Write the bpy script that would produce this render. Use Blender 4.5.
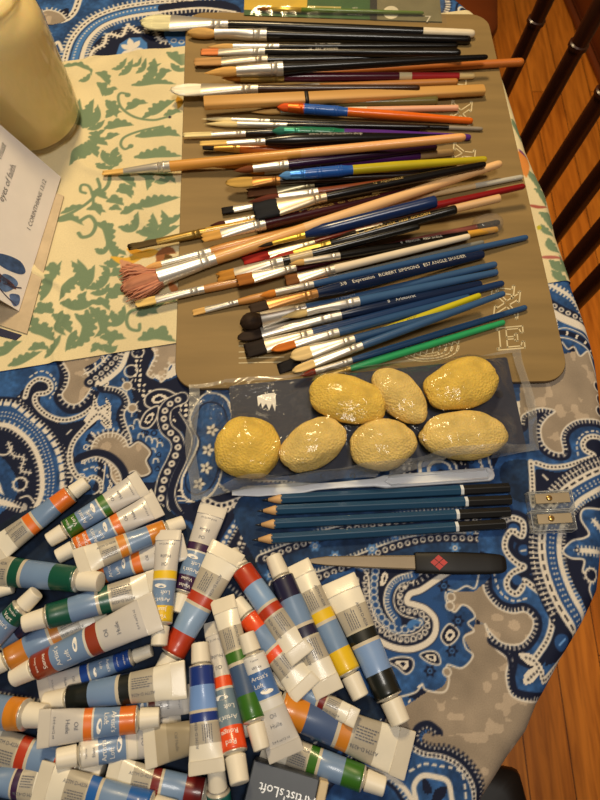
import bpy, math, random
import numpy as np
from mathutils import Vector, Matrix, noise as mnoise

random.seed(7)
rng = np.random.default_rng(11)
SC = bpy.context.scene
COL = SC.collection
for _o in list(SC.objects):
    bpy.data.objects.remove(_o)

# ------------------------------------------------------------------ camera, light, exposure
F_PX, TILT, CAM_H = 620.0, math.radians(22.4), 0.44
cam_d = bpy.data.cameras.new('camera')
cam = bpy.data.objects.new('camera', cam_d)
COL.objects.link(cam)
cam.location = (0, 0, CAM_H)
cam.rotation_euler = (TILT, 0, 0)
cam_d.sensor_fit = 'VERTICAL'
cam_d.sensor_height = 36.0
cam_d.lens = 36.0 * F_PX / 800.0
cam_d.clip_start = 0.01
cam_d.dof.use_dof = True
cam_d.dof.focus_distance = 0.475
cam_d.dof.aperture_fstop = 13.0
SC.camera = cam

world = bpy.data.worlds.new('room_light')
SC.world = world
world.use_nodes = True
_bg = world.node_tree.nodes['Background']
_bg.inputs[0].default_value = (1.0, 0.86, 0.70, 1)
_bg.inputs[1].default_value = 0.055


def area(name, loc, target, size, power, color, size_y=None):
    d = bpy.data.lights.new(name, 'AREA')
    d.energy = power
    d.color = color
    d.size = size
    if size_y:
        d.shape = 'RECTANGLE'
        d.size_y = size_y
    o = bpy.data.objects.new(name, d)
    COL.objects.link(o)
    o.location = loc
    v = Vector(target) - Vector(loc)
    o.rotation_euler = v.to_track_quat('-Z', 'Y').to_euler()
    return o


# the ceiling lamp above the far side of the table, and an added, unseen fill overhead on the near side
area('ceiling_lamp_light', (-0.16, 0.96, 1.15), (-0.02, 0.28, 0.0), 0.20, 12.5, (1.0, 0.76, 0.42))
area('overhead_fill_near', (0.15, -0.10, 1.75), (0.0, 0.15, 0.0), 0.40, 12.0, (1.0, 0.93, 0.83))

vs = SC.view_settings
SC.display_settings.display_device = 'sRGB'
vs.view_transform = 'Standard'
vs.look = 'None'
vs.exposure = 0.17
vs.gamma = 1.0
vs.use_curve_mapping = False

# ------------------------------------------------------------------ geometry of the view: pixel -> point on a level plane
_t = TILT
_FW = np.array([0, math.sin(_t), -math.cos(_t)])
_UP = np.array([0, math.cos(_t), math.sin(_t)])
_RT = np.array([1.0, 0, 0])
_C = np.array([0, 0, CAM_H])


def P(px, py, z=0.0):
    d = _FW * F_PX + _RT * (px - 300.0) + _UP * (400.0 - py)
    return _C + d * ((z - CAM_H) / d[2])


def mpp(px, py, z=0.0):
    """metres per pixel at a place on the table"""
    p = P(px, py, z)
    return float(np.dot(p - _C, _FW)) / F_PX


# ------------------------------------------------------------------ materials
def lin(c):
    r = []
    for v in c[:3]:
        v = v / 255.0
        r.append(v / 12.92 if v <= 0.04045 else ((v + 0.055) / 1.055) ** 2.4)
    return tuple(r) + (1.0,)


_M = {}


def mat(color, rough=0.5, metal=0.0, var=0.12, scale=60.0, stretch=None, bump=0.0, coat=0.0, sss=0.0, key='', emis=None, spec=0.5):
    k = (tuple(color), rough, metal, var, scale, stretch, bump, coat, sss, key)
    if k in _M:
        return _M[k]
    m = bpy.data.materials.new((key or 'surface'))
    m.use_nodes = True
    nt = m.node_tree
    b = nt.nodes['Principled BSDF']
    b.inputs['Roughness'].default_value = rough
    b.inputs['Metallic'].default_value = metal
    b.inputs['Specular IOR Level'].default_value = spec
    if coat:
        b.inputs['Coat Weight'].default_value = coat
        b.inputs['Coat Roughness'].default_value = 0.12
    if sss:
        b.inputs['Subsurface Weight'].default_value = sss
        b.inputs['Subsurface Radius'].default_value = (0.006, 0.004, 0.002)
    c = lin(color)
    tc = nt.nodes.new('ShaderNodeTexCoord')
    mp = nt.nodes.new('ShaderNodeMapping')
    nt.links.new(tc.outputs['Object'], mp.inputs[0])
    if stretch:
        mp.inputs['Scale'].default_value = stretch
    nz = nt.nodes.new('ShaderNodeTexNoise')
    nz.inputs['Scale'].default_value = scale
    nz.inputs['Detail'].default_value = 4
    nt.links.new(mp.outputs[0], nz.inputs['Vector'])
    rp = nt.nodes.new('ShaderNodeValToRGB')
    rp.color_ramp.elements[0].position = 0.32
    rp.color_ramp.elements[1].position = 0.68
    lo = [max(0, v * (1 - var)) for v in c[:3]] + [1]
    hi = [min(1, v * (1 + var)) for v in c[:3]] + [1]
    rp.color_ramp.elements[0].color = lo
    rp.color_ramp.elements[1].color = hi
    nt.links.new(nz.outputs[0], rp.inputs[0])
    nt.links.new(rp.outputs[0], b.inputs['Base Color'])
    if bump:
        bp = nt.nodes.new('ShaderNodeBump')
        bp.inputs['Strength'].default_value = bump
        bp.inputs['Distance'].default_value = 0.001
        nt.links.new(nz.outputs[0], bp.inputs['Height'])
        nt.links.new(bp.outputs[0], b.inputs['Normal'])
    _M[k] = m
    return m


def attr_mat(name, rough=0.85, fine=900.0, bump=0.25, mott=0.1):
    m = bpy.data.materials.new(name)
    m.use_nodes = True
    nt = m.node_tree
    b = nt.nodes['Principled BSDF']
    b.inputs['Roughness'].default_value = rough
    b.inputs['Specular IOR Level'].default_value = 0.25
    at = nt.nodes.new('ShaderNodeVertexColor')
    at.layer_name = 'print'
    tc = nt.nodes.new('ShaderNodeTexCoord')
    nz = nt.nodes.new('ShaderNodeTexNoise')
    nz.inputs['Scale'].default_value = fine
    nz.inputs['Detail'].default_value = 3
    nt.links.new(tc.outputs['Object'], nz.inputs['Vector'])
    mr = nt.nodes.new('ShaderNodeMapRange')
    mr.inputs[1].default_value = 0.3
    mr.inputs[2].default_value = 0.7
    mr.inputs[3].default_value = 1 - mott
    mr.inputs[4].default_value = 1 + mott
    nt.links.new(nz.outputs[0], mr.inputs[0])
    mx = nt.nodes.new('ShaderNodeMix')
    mx.data_type = 'RGBA'
    mx.blend_type = 'MULTIPLY'
    mx.inputs[0].default_value = 1.0
    nt.links.new(at.outputs[0], mx.inputs[6])
    nt.links.new(mr.outputs[0], mx.inputs[7])
    nt.links.new(mx.outputs[2], b.inputs['Base Color'])
    bp = nt.nodes.new('ShaderNodeBump')
    bp.inputs['Strength'].default_value = bump
    bp.inputs['Distance'].default_value = 0.0006
    nt.links.new(nz.outputs[0], bp.inputs['Height'])
    nt.links.new(bp.outputs[0], b.inputs['Normal'])
    return m


def clear_mat(name, tint=(1, 1, 1), gloss=0.08, haze=0.0, fres=1.35, haze_col=(0.9, 0.9, 0.9), minr=0.02, wr=0.0):
    """clear plastic or glass: see-through with a fresnel shine and, if wanted, a little milkiness"""
    m = bpy.data.materials.new(name)
    m.use_nodes = True
    nt = m.node_tree
    nt.nodes.remove(nt.nodes['Principled BSDF'])
    out = nt.nodes['Material Output']
    tr = nt.nodes.new('ShaderNodeBsdfTransparent')
    tr.inputs[0].default_value = (*tint, 1)
    gl = nt.nodes.new('ShaderNodeBsdfGlossy')
    gl.inputs['Roughness'].default_value = gloss
    lw = nt.nodes.new('ShaderNodeLayerWeight')
    lw.inputs[0].default_value = 0.5
    pw = nt.nodes.new('ShaderNodeMath')
    pw.operation = 'POWER'
    pw.inputs[1].default_value = 3.5
    nt.links.new(lw.outputs['Facing'], pw.inputs[0])
    fr = nt.nodes.new('ShaderNodeMath')
    fr.operation = 'MULTIPLY'
    fr.inputs[1].default_value = min(0.9, (fres - 1.0) * 1.1)
    nt.links.new(pw.outputs[0], fr.inputs[0])
    ad = nt.nodes.new('ShaderNodeMath')
    ad.operation = 'ADD'
    ad.use_clamp = True
    ad.inputs[1].default_value = minr
    nt.links.new(fr.outputs[0], ad.inputs[0])
    mx = nt.nodes.new('ShaderNodeMixShader')
    nt.links.new(ad.outputs[0], mx.inputs[0])
    last = tr.outputs[0]
    if haze:
        df = nt.nodes.new('ShaderNodeBsdfDiffuse')
        df.inputs[0].default_value = (*haze_col, 1)
        tl = nt.nodes.new('ShaderNodeBsdfTranslucent')
        tl.inputs[0].default_value = (*haze_col, 1)
        m0 = nt.nodes.new('ShaderNodeMixShader')
        m0.inputs[0].default_value = 0.4
        nt.links.new(df.outputs[0], m0.inputs[1])
        nt.links.new(tl.outputs[0], m0.inputs[2])
        m1 = nt.nodes.new('ShaderNodeMixShader')
        m1.inputs[0].default_value = haze
        nt.links.new(last, m1.inputs[1])
        nt.links.new(m0.outputs[0], m1.inputs[2])
        last = m1.outputs[0]
    nt.links.new(last, mx.inputs[1])
    nt.links.new(gl.outputs[0], mx.inputs[2])
    if wr:
        tc = nt.nodes.new('ShaderNodeTexCoord')
        nz = nt.nodes.new('ShaderNodeTexNoise')
        nz.inputs['Scale'].default_value = 70
        nz.inputs['Detail'].default_value = 2
        nz.inputs['Distortion'].default_value = 1.5
        nt.links.new(tc.outputs['Object'], nz.inputs['Vector'])
        bp = nt.nodes.new('ShaderNodeBump')
        bp.inputs['Strength'].default_value = wr
        bp.inputs['Distance'].default_value = 0.004
        nt.links.new(nz.outputs[0], bp.inputs['Height'])
        nt.links.new(bp.outputs[0], gl.inputs['Normal'])
        nt.links.new(bp.outputs[0], lw.inputs['Normal'])
    nt.links.new(mx.outputs[0], out.inputs[0])
    return m


# ------------------------------------------------------------------ objects
def tag(o, label=None, cat=None, group=None, kind=None):
    if label:
        o['label'] = label
    if cat:
        o['category'] = cat
    if group:
        o['group'] = group
    if kind:
        o['kind'] = kind
    return o


def empty(name, label, cat, loc=(0, 0, 0), group=None):
    o = bpy.data.objects.new(name, None)
    o.empty_display_size = 0.02
    COL.objects.link(o)
    o.location = loc
    return tag(o, label, cat, group)


def mesh_obj(name, V, Fc, mats, parent=None, mi=None, smooth=True, label=None):
    me = bpy.data.meshes.new(name)
    me.from_pydata([tuple(map(float, v)) for v in V], [], [tuple(int(i) for i in f) for f in Fc])
    if not isinstance(mats, (list, tuple)):
        mats = [mats]
    for m in mats:
        me.materials.append(m)
    if mi is not None:
        me.polygons.foreach_set('material_index', np.asarray(mi, dtype=np.int32))
    if smooth:
        me.polygons.foreach_set('use_smooth', np.ones(len(me.polygons), dtype=bool))
    me.update()
    o = bpy.data.objects.new(name, me)
    COL.objects.link(o)
    if parent is not None:
        o.parent = parent
    if label:
        o['label'] = label
    return o


class MB:
    """collects shapes of one part"""

    def __init__(s):
        s.V, s.F, s.M = [], [], []

    def add(s, V, Fc, m=0):
        n = len(s.V)
        s.V += [tuple(v) for v in V]
        for f in Fc:
            s.F.append(tuple(i + n for i in f))
            s.M.append(m)

    def box(s, c, d, R=None, m=0, bev=0.0):
        x, y, z = d[0] / 2, d[1] / 2, d[2] / 2
        if bev <= 0:
            V = [(-x, -y, -z), (x, -y, -z), (x, y, -z), (-x, y, -z), (-x, -y, z), (x, -y, z), (x, y, z), (-x, y, z)]
            Fc = [(3, 2, 1, 0), (4, 5, 6, 7), (0, 1, 5, 4), (1, 2, 6, 5), (2, 3, 7, 6), (3, 0, 4, 7)]
        else:
            V, Fc = [], []
            lv = [(-z, bev), (-z + bev, 0), (z - bev, 0), (z, bev)]
            for zz, ins in lv:
                a, b = x - ins, y - ins
                q = bev * 0.9
                for (sx, sy) in ((-1, -1), (1, -1), (1, 1), (-1, 1)):
                    if sx * sy > 0:
                        pr = [(sx * (a), sy * (b - q)), (sx * (a - q), sy * b)]
                    else:
                        pr = [(sx * (a - q), sy * b), (sx * a, sy * (b - q))]
                    if (sx, sy) == (-1, -1):
                        pr = [(-a, -(b - q)), (-(a - q), -b)]
                    if (sx, sy) == (1, -1):
                        pr = [(a - q, -b), (a, -(b - q))]
                    if (sx, sy) == (1, 1):
                        pr = [(a, b - q), (a - q, b)]
                    if (sx, sy) == (-1, 1):
                        pr = [(-(a - q), b), (-a, b - q)]
                    V += [(p[0], p[1], zz) for p in pr]
            for k in range(3):
                for i in range(8):
                    j = (i + 1) % 8
                    Fc.append((k * 8 + i, k * 8 + j, k * 8 + 8 + j, k * 8 + 8 + i))
            Fc.append(tuple(range(7, -1, -1)))
            Fc.append(tuple(range(24, 32)))
        V = [Vector(v) for v in V]
        if R is not None:
            V = [R @ v for v in V]
        V = [v + Vector(c) for v in V]
        s.add(V, Fc, m)

    def tube(s, pts, rad, n=10, m=0, cap=True):
        pts = [Vector(p) for p in pts]
        if not hasattr(rad, '__len__'):
            rad = [rad] * len(pts)
        V, Fc = [], []
        up = None
        for i, p in enumerate(pts):
            t = (pts[min(i + 1, len(pts) - 1)] - pts[max(i - 1, 0)]).normalized()
            if up is None:
                up = Vector((0, 0, 1)) if abs(t.z) < 0.9 else Vector((1, 0, 0))
            a = t.cross(up).normalized()
            b = a.cross(t).normalized()
            up = b
            for k in range(n):
                an = 2 * math.pi * k / n
                V.append(p + a * (math.cos(an) * rad[i]) + b * (math.sin(an) * rad[i]))
        for i in range(len(pts) - 1):
            for k in range(n):
                k2 = (k + 1) % n
                Fc.append((i * n + k, i * n + k2, (i + 1) * n + k2, (i + 1) * n + k))
        if cap:
            Fc.append(tuple(range(n - 1, -1, -1)))
            Fc.append(tuple(range((len(pts) - 1) * n, len(pts) * n)))
        s.add(V, Fc, m)

    def loft(s, rings, n=20, m=0, cap=True, ex=2.0, jit=0.0):
        """rings along +x: (x, half width y, half height z, centre z[, centre y])"""
        V, Fc = [], []
        for r in rings:
            x, w, h, cz = r[:4]
            cy = r[4] if len(r) > 4 else 0.0
            for k in range(n):
                a = 2 * math.pi * k / n
                c, sn = math.cos(a), math.sin(a)
                q = 2.0 / ex
                yy = math.copysign(abs(c) ** q, c) * w + cy
                zz = math.copysign(abs(sn) ** q, sn) * h + cz
                V.append((x + (random.uniform(-jit, jit) if jit else 0), yy, zz))
        for i in range(len(rings) - 1):
            for k in range(n):
                k2 = (k + 1) % n
                Fc.append((i * n + k2, i * n + k, (i + 1) * n + k, (i + 1) * n + k2))
        if cap:
            Fc.append(tuple(range(n)))
            Fc.append(tuple(range(len(rings) * n - 1, (len(rings) - 1) * n - 1, -1)))
        s.add(V, Fc, m)
        return len(rings)

    def build(s, name, mats, parent=None, smooth=True, label=None):
        return mesh_obj(name, s.V, s.F, mats, parent, s.M, smooth, label)


def auto_smooth(o, ang=35):
    me = o.data
    me.polygons.foreach_set('use_smooth', np.ones(len(me.polygons), dtype=bool))
    try:
        me.set_sharp_from_angle(angle=math.radians(ang))
    except Exception:
        pass
    return o


def spline(pts, step=None, closed=False, n=8):
    """catmull-rom through the points"""
    p = np.asarray(pts, float)
    if len(p) < 3:
        return np.array([p[0] + (p[-1] - p[0]) * k / n for k in range(n + 1)])
    q = np.vstack([p[-1], p, p[0], p[1]]) if closed else np.vstack([2 * p[0] - p[1], p, 2 * p[-1] - p[-2]])
    out = []
    for i in range(1, len(q) - 2):
        for k in range(n):
            t = k / n
            a, b, c, d = q[i - 1], q[i], q[i + 1], q[i + 2]
            out.append(0.5 * ((2 * b) + (-a + c) * t + (2 * a - 5 * b + 4 * c - d) * t * t + (-a + 3 * b - 3 * c + d) * t ** 3))
    out.append(q[-2])
    return np.array(out)


_TX = {}


def glyphs(s, size_x=1.0):
    """flat letter shapes of a line of writing: verts (n,2) about its middle, faces; one unit = the letter size"""
    if s in _TX:
        return _TX[s]
    cu = bpy.data.curves.new('writing', 'FONT')
    cu.body = s
    cu.size = 1.0
    cu.resolution_u = 2
    cu.align_x = 'CENTER'
    cu.align_y = 'CENTER'
    ob = bpy.data.objects.new('writing', cu)
    COL.objects.link(ob)
    dg = bpy.context.evaluated_depsgraph_get()
    me = bpy.data.meshes.new_from_object(ob.evaluated_get(dg))
    V = np.array([v.co[:2] for v in me.vertices]).reshape(-1, 2)
    Fc = [tuple(p.vertices) for p in me.polygons]
    bpy.data.objects.remove(ob)
    bpy.data.meshes.remove(me)
    bpy.data.curves.remove(cu)
    _TX[s] = (V, Fc)
    return V, Fc


# value noise in numpy
def vnoise(x, y, scale, seed=0):
    r = np.random.default_rng(seed)
    G = r.random((64, 64))
    u, v = np.asarray(x) / scale + 1000, np.asarray(y) / scale + 1000
    iu, iv = np.floor(u).astype(int), np.floor(v).astype(int)
    fu, fv = u - iu, v - iv
    fu, fv = fu * fu * (3 - 2 * fu), fv * fv * (3 - 2 * fv)
    g = lambda a, b: G[a % 64, b % 64]
    return (g(iu, iv) * (1 - fu) + g(iu + 1, iv) * fu) * (1 - fv) + (g(iu, iv + 1) * (1 - fu) + g(iu + 1, iv + 1) * fu) * fv


def fbm(x, y, scale, seed=0, o=3):
    t, a, w = 0, 1, 0
    for k in range(o):
        t = t + a * vnoise(x, y, scale / 2 ** k, seed + k)
        w += a
        a *= 0.5
    return t / w


class Canvas:
    """printing on a cloth: colours on a fine lattice, drawn with strokes in the cloth's own plane"""
    AA = 0.00042

    def __init__(s, us, vs_, org=(0, 0), ang=0.0):
        s.us, s.vs = us, vs_
        s.org, s.ang = np.array(org, float), ang
        s.U, s.Vv = np.meshgrid(us, vs_)
        s.col = np.zeros(s.U.shape + (3,))
        c, sn = math.cos(ang), math.sin(ang)
        s.R = np.array([[c, sn], [-sn, c]])

    def loc(s, pts):
        w = np.array([P(a, b)[:2] for a, b in pts])
        return (w - s.org) @ s.R.T

    def line(s, pts, closed=False, smooth=True):
        q = s.loc(pts)
        if smooth and len(q) > 2:
            return spline(q, closed=closed, n=6)
        return np.vstack([q, q[:1]]) if closed else q

    def win(s, a, b, md):
        i0, i1 = np.searchsorted(s.us, [min(a[0], b[0]) - md, max(a[0], b[0]) + md])
        j0, j1 = np.searchsorted(s.vs, [min(a[1], b[1]) - md, max(a[1], b[1]) + md])
        return j0, j1, i0, i1

    def field(s, q, md):
        lo, hi = q.min(0), q.max(0)
        J0, J1, I0, I1 = s.win(lo, hi, md)
        D = np.full((J1 - J0, I1 - I0), 1e9)
        S = np.zeros_like(D)
        L = 0.0
        for a, b in zip(q[:-1], q[1:]):
            e = b - a
            l = float(np.hypot(*e))
            if l < 1e-9:
                continue
            j0, j1, i0, i1 = s.win(a, b, md)
            if j1 > j0 and i1 > i0:
                X = s.U[j0:j1, i0:i1] - a[0]
                Y = s.Vv[j0:j1, i0:i1] - a[1]
                t = np.clip((X * e[0] + Y * e[1]) / (l * l), 0, 1)
                d = np.hypot(X - t * e[0], Y - t * e[1])
                sg = np.where(e[0] * Y - e[1] * X >= 0, 1, -1)
                dd = D[j0 - J0:j1 - J0, i0 - I0:i1 - I0]
                ss = S[j0 - J0:j1 - J0, i0 - I0:i1 - I0]
                k = d < np.abs(dd)
                dd[k] = (d * sg)[k]
                ss[k] = (L + t * l)[k]
            L += l
        return (slice(J0, J1), slice(I0, I1)), D, S, L

    def put(s, w, a, col):
        a = np.clip(a, 0, 1)[..., None]
        c = np.array(col, float)
        s.col[w] = s.col[w] * (1 - a) + c * a

    def k(s, pts):
        return mpp(*np.mean(np.array(pts, float), axis=0))

    def stroke(s, pts, w, col, off=0.0, closed=False, smooth=True):
        k = s.k(pts)
        W, o = w * k / 2, off * k
        win, D, S, L = s.field(s.line(pts, closed, smooth), W + abs(o) + 0.003)
        s.put(win, (W - np.abs(D - o)) / (2 * s.AA) + 0.5, col)

    def taper(s, pts, w, col, p=0.7, lobes=0.0):
        k = s.k(pts)
        W = w * k / 2
        win, D, S, L = s.field(s.line(pts), W + 0.003)
        t = np.clip(S / max(L, 1e-6), 0, 1)
        wid = W * np.sin(math.pi * np.clip(t, 0.02, 0.98) ** p) ** 0.8
        if lobes:
            lb = 1 - .42 * np.abs(np.sin(math.pi * S / (lobes * k))) ** 3
            wid = wid * np.where(D > 0, lb * 1.12, 1)
        s.put(win, (wid - np.abs(D)) / (2 * s.AA) + 0.5, col)

    def beads(s, pts, sp, r, col, off=0.0, closed=False):
        k = s.k(pts)
        win, D, S, L = s.field(s.line(pts, closed), (r + abs(off)) * k + 0.003)
        ds = (S / (sp * k) - np.floor(S / (sp * k)) - 0.5) * sp * k
        s.put(win, (r * k - np.hypot(ds, D - off * k)) / (2 * s.AA) + 0.5, col)

    def rings(s, pts, sp, r, w, col, off=0.0, closed=False):
        k = s.k(pts)
        win, D, S, L = s.field(s.line(pts, closed), (r + w + abs(off)) * k + 0.003)
        ds = (S / (sp * k) - np.floor(S / (sp * k)) - 0.5) * sp * k
        s.put(win, (w * k / 2 - np.abs(np.hypot(ds, D - off * k) - r * k)) / (2 * s.AA) + 0.5, col)

    def dash(s, pts, w, on, sp, col, off=0.0, closed=False):
        k = s.k(pts)
        win, D, S, L = s.field(s.line(pts, closed), (w / 2 + abs(off)) * k + 0.003)
        m = (S / (sp * k)) % 1.0 < on / sp
        s.put(win, np.where(m, (w * k / 2 - np.abs(D - off * k)) / (2 * s.AA) + 0.5, 0), col)

    def ticks(s, pts, a, b, w, sp, col, closed=False):
        k = s.k(pts)
        lo, hi = min(a, b) * k, max(a, b) * k
        win, D, S, L = s.field(s.line(pts, closed), max(abs(lo), abs(hi)) + 0.003)
        ds = np.abs(S / (sp * k) - np.floor(S / (sp * k)) - 0.5) * sp * k
        al = np.minimum(np.minimum((D - lo), (hi - D)) / (2 * s.AA) + 0.5, (w * k / 2 - ds) / (2 * s.AA) + 0.5)
        s.put(win, al, col)

    def fill(s, pts, col, smooth=True, tex=None):
        q = s.line(pts, True, smooth)
        lo, hi = q.min(0), q.max(0)
        j0, j1, i0, i1 = s.win(lo, hi, 0.002)
        X, Y = s.U[j0:j1, i0:i1], s.Vv[j0:j1, i0:i1]
        ins = np.zeros(X.shape, bool)
        for a, b in zip(q, np.roll(q, -1, axis=0)):
            c = (a[1] > Y) != (b[1] > Y)
            with np.errstate(divide='ignore', invalid='ignore'):
                xx = (b[0] - a[0]) * (Y - a[1]) / (b[1] - a[1] + 1e-15) + a[0]
            ins ^= c & (X < xx)
        w = (slice(j0, j1), slice(i0, i1))
        if tex is None:
            s.put(w, ins.astype(float), col)
        else:
            c = tex(X, Y)
            s.col[w] = np.where(ins[..., None], c, s.col[w])

    def dot(s, c, r, col, ry=None):
        q = s.loc([c])[0]
        k = mpp(*c)
        j0, j1, i0, i1 = s.win(q, q, r * k + 0.002)
        w = (slice(j0, j1), slice(i0, i1))
        d = np.hypot(s.U[w] - q[0], s.Vv[w] - q[1])
        s.put(w, (r * k - d) / (2 * s.AA) + 0.5, col)

    def ring(s, c, r, wd, col):
        q = s.loc([c])[0]
        k = mpp(*c)
        j0, j1, i0, i1 = s.win(q, q, (r + wd) * k + 0.002)
        w = (slice(j0, j1), slice(i0, i1))
        d = np.hypot(s.U[w] - q[0], s.Vv[w] - q[1])
        s.put(w, (wd * k / 2 - np.abs(d - r * k)) / (2 * s.AA) + 0.5, col)

    def flower(s, c, r, col, n=6):
        for i in range(n):
            a = 2 * math.pi * i / n
            s.taper([c, (c[0] + r * math.cos(a) * .5, c[1] + r * math.sin(a) * .5), (c[0] + r * math.cos(a), c[1] + r * math.sin(a))], r * 0.55, col, 1.2)


# ------------------------------------------------------------------ resting things on one another
class Pile:
    """remembers what already lies on the table, and finds the lowest level line on which the next thing can rest"""

    def __init__(s):
        s.d = np.zeros((0, 5))          # x, y, z, half width, half height

    def rest(s, p0, p1, prof, ground, maxslope=0.5):
        """prof: (t, half width, half height); ground(x, y) -> z. returns z at both ends"""
        t, w, h = prof[:, 0], prof[:, 1], prof[:, 2]
        xy = p0[None, :] + (p1 - p0)[None, :] * t[:, None]
        need = np.array([ground(*q) for q in xy]) + h
        if len(s.d):
            dx = np.hypot(xy[:, None, 0] - s.d[None, :, 0], xy[:, None, 1] - s.d[None, :, 1])
            rw = w[:, None] + s.d[None, :, 3]
            q = np.clip(1 - (dx / np.maximum(rw, 1e-6)) ** 2, 0, None)
            zz = np.where(q > 0, s.d[None, :, 2] + (h[:, None] + s.d[None, :, 4]) * np.sqrt(q), -9)
            need = np.maximum(need, zz.max(1))
        L = float(np.hypot(*(p1 - p0)))
        best = None
        for m in np.linspace(-maxslope, maxslope, 161):
            z0 = float((need - m * L * t).max())
            zm = z0 + m * L / 2
            if best is None or zm < best[0] - 1e-7:
                best = (zm, z0, z0 + m * L)
        return best[1], best[2]

    def commit(s, p0, p1, z0, z1, prof):
        t, w, h = prof[:, 0], prof[:, 1], prof[:, 2]
        xy = p0[None, :] + (p1 - p0)[None, :] * t[:, None]
        s.d = np.vstack([s.d, np.c_[xy, z0 + (z1 - z0) * t, w, h]])


def frame(p0, p1):
    ex = (Vector(p1) - Vector(p0)).normalized()
    ey = Vector((0, 0, 1)).cross(ex).normalized()
    ez = ex.cross(ey).normalized()
    M = Matrix.Identity(4)
    for i in range(3):
        M[i][0], M[i][1], M[i][2], M[i][3] = ex[i], ey[i], ez[i], p0[i]
    return M
# ------------------------------------------------------------------ the room
FLOOR_Z = -0.74


def floor_mat():
    m = bpy.data.materials.new('oak_planks')
    m.use_nodes = True
    nt = m.node_tree
    b = nt.nodes['Principled BSDF']
    b.inputs['Roughness'].default_value = 0.32
    tc = nt.nodes.new('ShaderNodeTexCoord')
    mp = nt.nodes.new('ShaderNodeMapping')
    mp.inputs['Rotation'].default_value = (0, 0, math.radians(90))
    nt.links.new(tc.outputs['Object'], mp.inputs[0])
    br = nt.nodes.new('ShaderNodeTexBrick')
    br.inputs['Scale'].default_value = 1.0
    br.inputs['Brick Width'].default_value = 0.9
    br.inputs['Row Height'].default_value = 0.075
    br.inputs['Mortar Size'].default_value = 0.0009
    br.inputs['Color1'].default_value = lin((232, 132, 38))
    br.inputs['Color2'].default_value = lin((246, 150, 50))
    br.inputs['Mortar'].default_value = lin((70, 34, 12))
    nt.links.new(mp.outputs[0], br.inputs['Vector'])
    mp2 = nt.nodes.new('ShaderNodeMapping')
    mp2.inputs['Scale'].default_value = (1.2, 14, 1)
    nt.links.new(mp.outputs[0], mp2.inputs[0])
    nz = nt.nodes.new('ShaderNodeTexNoise')
    nz.inputs['Scale'].default_value = 6
    nz.inputs['Detail'].default_value = 6
    nz.inputs['Distortion'].default_value = 0.6
    nt.links.new(mp2.outputs[0], nz.inputs['Vector'])
    rp = nt.nodes.new('ShaderNodeValToRGB')
    rp.color_ramp.elements[0].position = 0.34
    rp.color_ramp.elements[0].color = (0.42, 0.34, 0.28, 1)
    rp.color_ramp.elements[1].position = 0.62
    rp.color_ramp.elements[1].color = (1, 1, 1, 1)
    nt.links.new(nz.outputs[0], rp.inputs[0])
    mx = nt.nodes.new('ShaderNodeMix')
    mx.data_type = 'RGBA'
    mx.blend_type = 'MULTIPLY'
    mx.inputs[0].default_value = 0.68
    nt.links.new(br.outputs[0], mx.inputs[6])
    nt.links.new(rp.outputs[0], mx.inputs[7])
    nt.links.new(mx.outputs[2], b.inputs['Base Color'])
    return m


fm = MB()
fm.box((0.2, 0.2, FLOOR_Z - 0.02), (4.0, 4.6, 0.04))
tag(fm.build('floor', floor_mat(), smooth=False), kind='structure')
dark_wood = mat((58, 26, 14), 0.32, var=0.25, scale=9, stretch=(1, 1, 0.12), coat=0.25, key='dark_stained_wood')
red_wood = mat((120, 58, 26), 0.4, var=0.2, scale=14, stretch=(1, 0.1, 1), key='red_brown_wood')
# wall with wooden skirting beyond the chair
wd = (P(600, 75, FLOOR_Z) - P(568, 0, FLOOR_Z))[:2]
wd = wd / np.hypot(*wd)
wa = math.atan2(wd[1], wd[0])
w0 = P(584, 38, FLOOR_Z)
Rw = Matrix.Rotation(wa, 3, 'Z')
nrm = np.array([-wd[1], wd[0]])
if nrm[0] < 0:
    nrm = -nrm
wm = MB()
wm.box((w0[0] + nrm[0] * 0.07, w0[1] + nrm[1] * 0.07, FLOOR_Z + 1.2), (4.4, 0.1, 2.4), Rw)
tag(wm.build('wall_right', mat((150, 118, 84), 0.8, key='painted_wall'), smooth=False), kind='structure')
wf = MB()
wf.box((0.2, 2.45, FLOOR_Z + 1.2), (4.2, 0.1, 2.4))
tag(wf.build('wall_far', mat((176, 150, 112), 0.85, key='painted_wall_far'), smooth=False), kind='structure')
bm_ = MB()
bm_.box((w0[0] + nrm[0] * 0.01, w0[1] + nrm[1] * 0.01, FLOOR_Z + 0.06), (4.4, 0.02, 0.12), Rw, bev=0.004)
bm_.box((w0[0] - nrm[0] * 0.006, w0[1] - nrm[1] * 0.006, FLOOR_Z + 0.011), (4.4, 0.02, 0.022), Rw, bev=0.006)
tag(bm_.build('baseboard_right', red_wood, smooth=False), kind='structure')

# ------------------------------------------------------------------ round table
TC = np.array([-0.457, 0.293])
_TH = []
_TR = []
for e in [(479, 16), (503, 77), (510, 98), (518, 124), (526, 149), (535, 170), (546, 193), (556, 234), (566, 263), (576, 292), (587, 321), (597, 357), (600, 589), (585, 622), (563, 659), (546, 692), (539, 704), (528, 732), (509, 758), (484, 798)]:
    v = P(*e)[:2] - TC
    _TH.append(math.atan2(v[1], v[0]))
    _TR.append(float(np.hypot(*v)) + 0.001)
_o = np.argsort(_TH)
_TH = np.array(_TH)[_o]
_TR = np.array(_TR)[_o]
_TH = np.concatenate([[-math.pi, _TH[0] - 0.25], _TH, [_TH[-1] + 0.35, math.pi]])
_TR = np.concatenate([[0.69, 0.69], _TR, [0.69, 0.69]])


def edge_r(th):
    return np.interp(th, _TH, _TR)


BR = 0.010                                   # how softly the cloth turns over the edge


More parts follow.
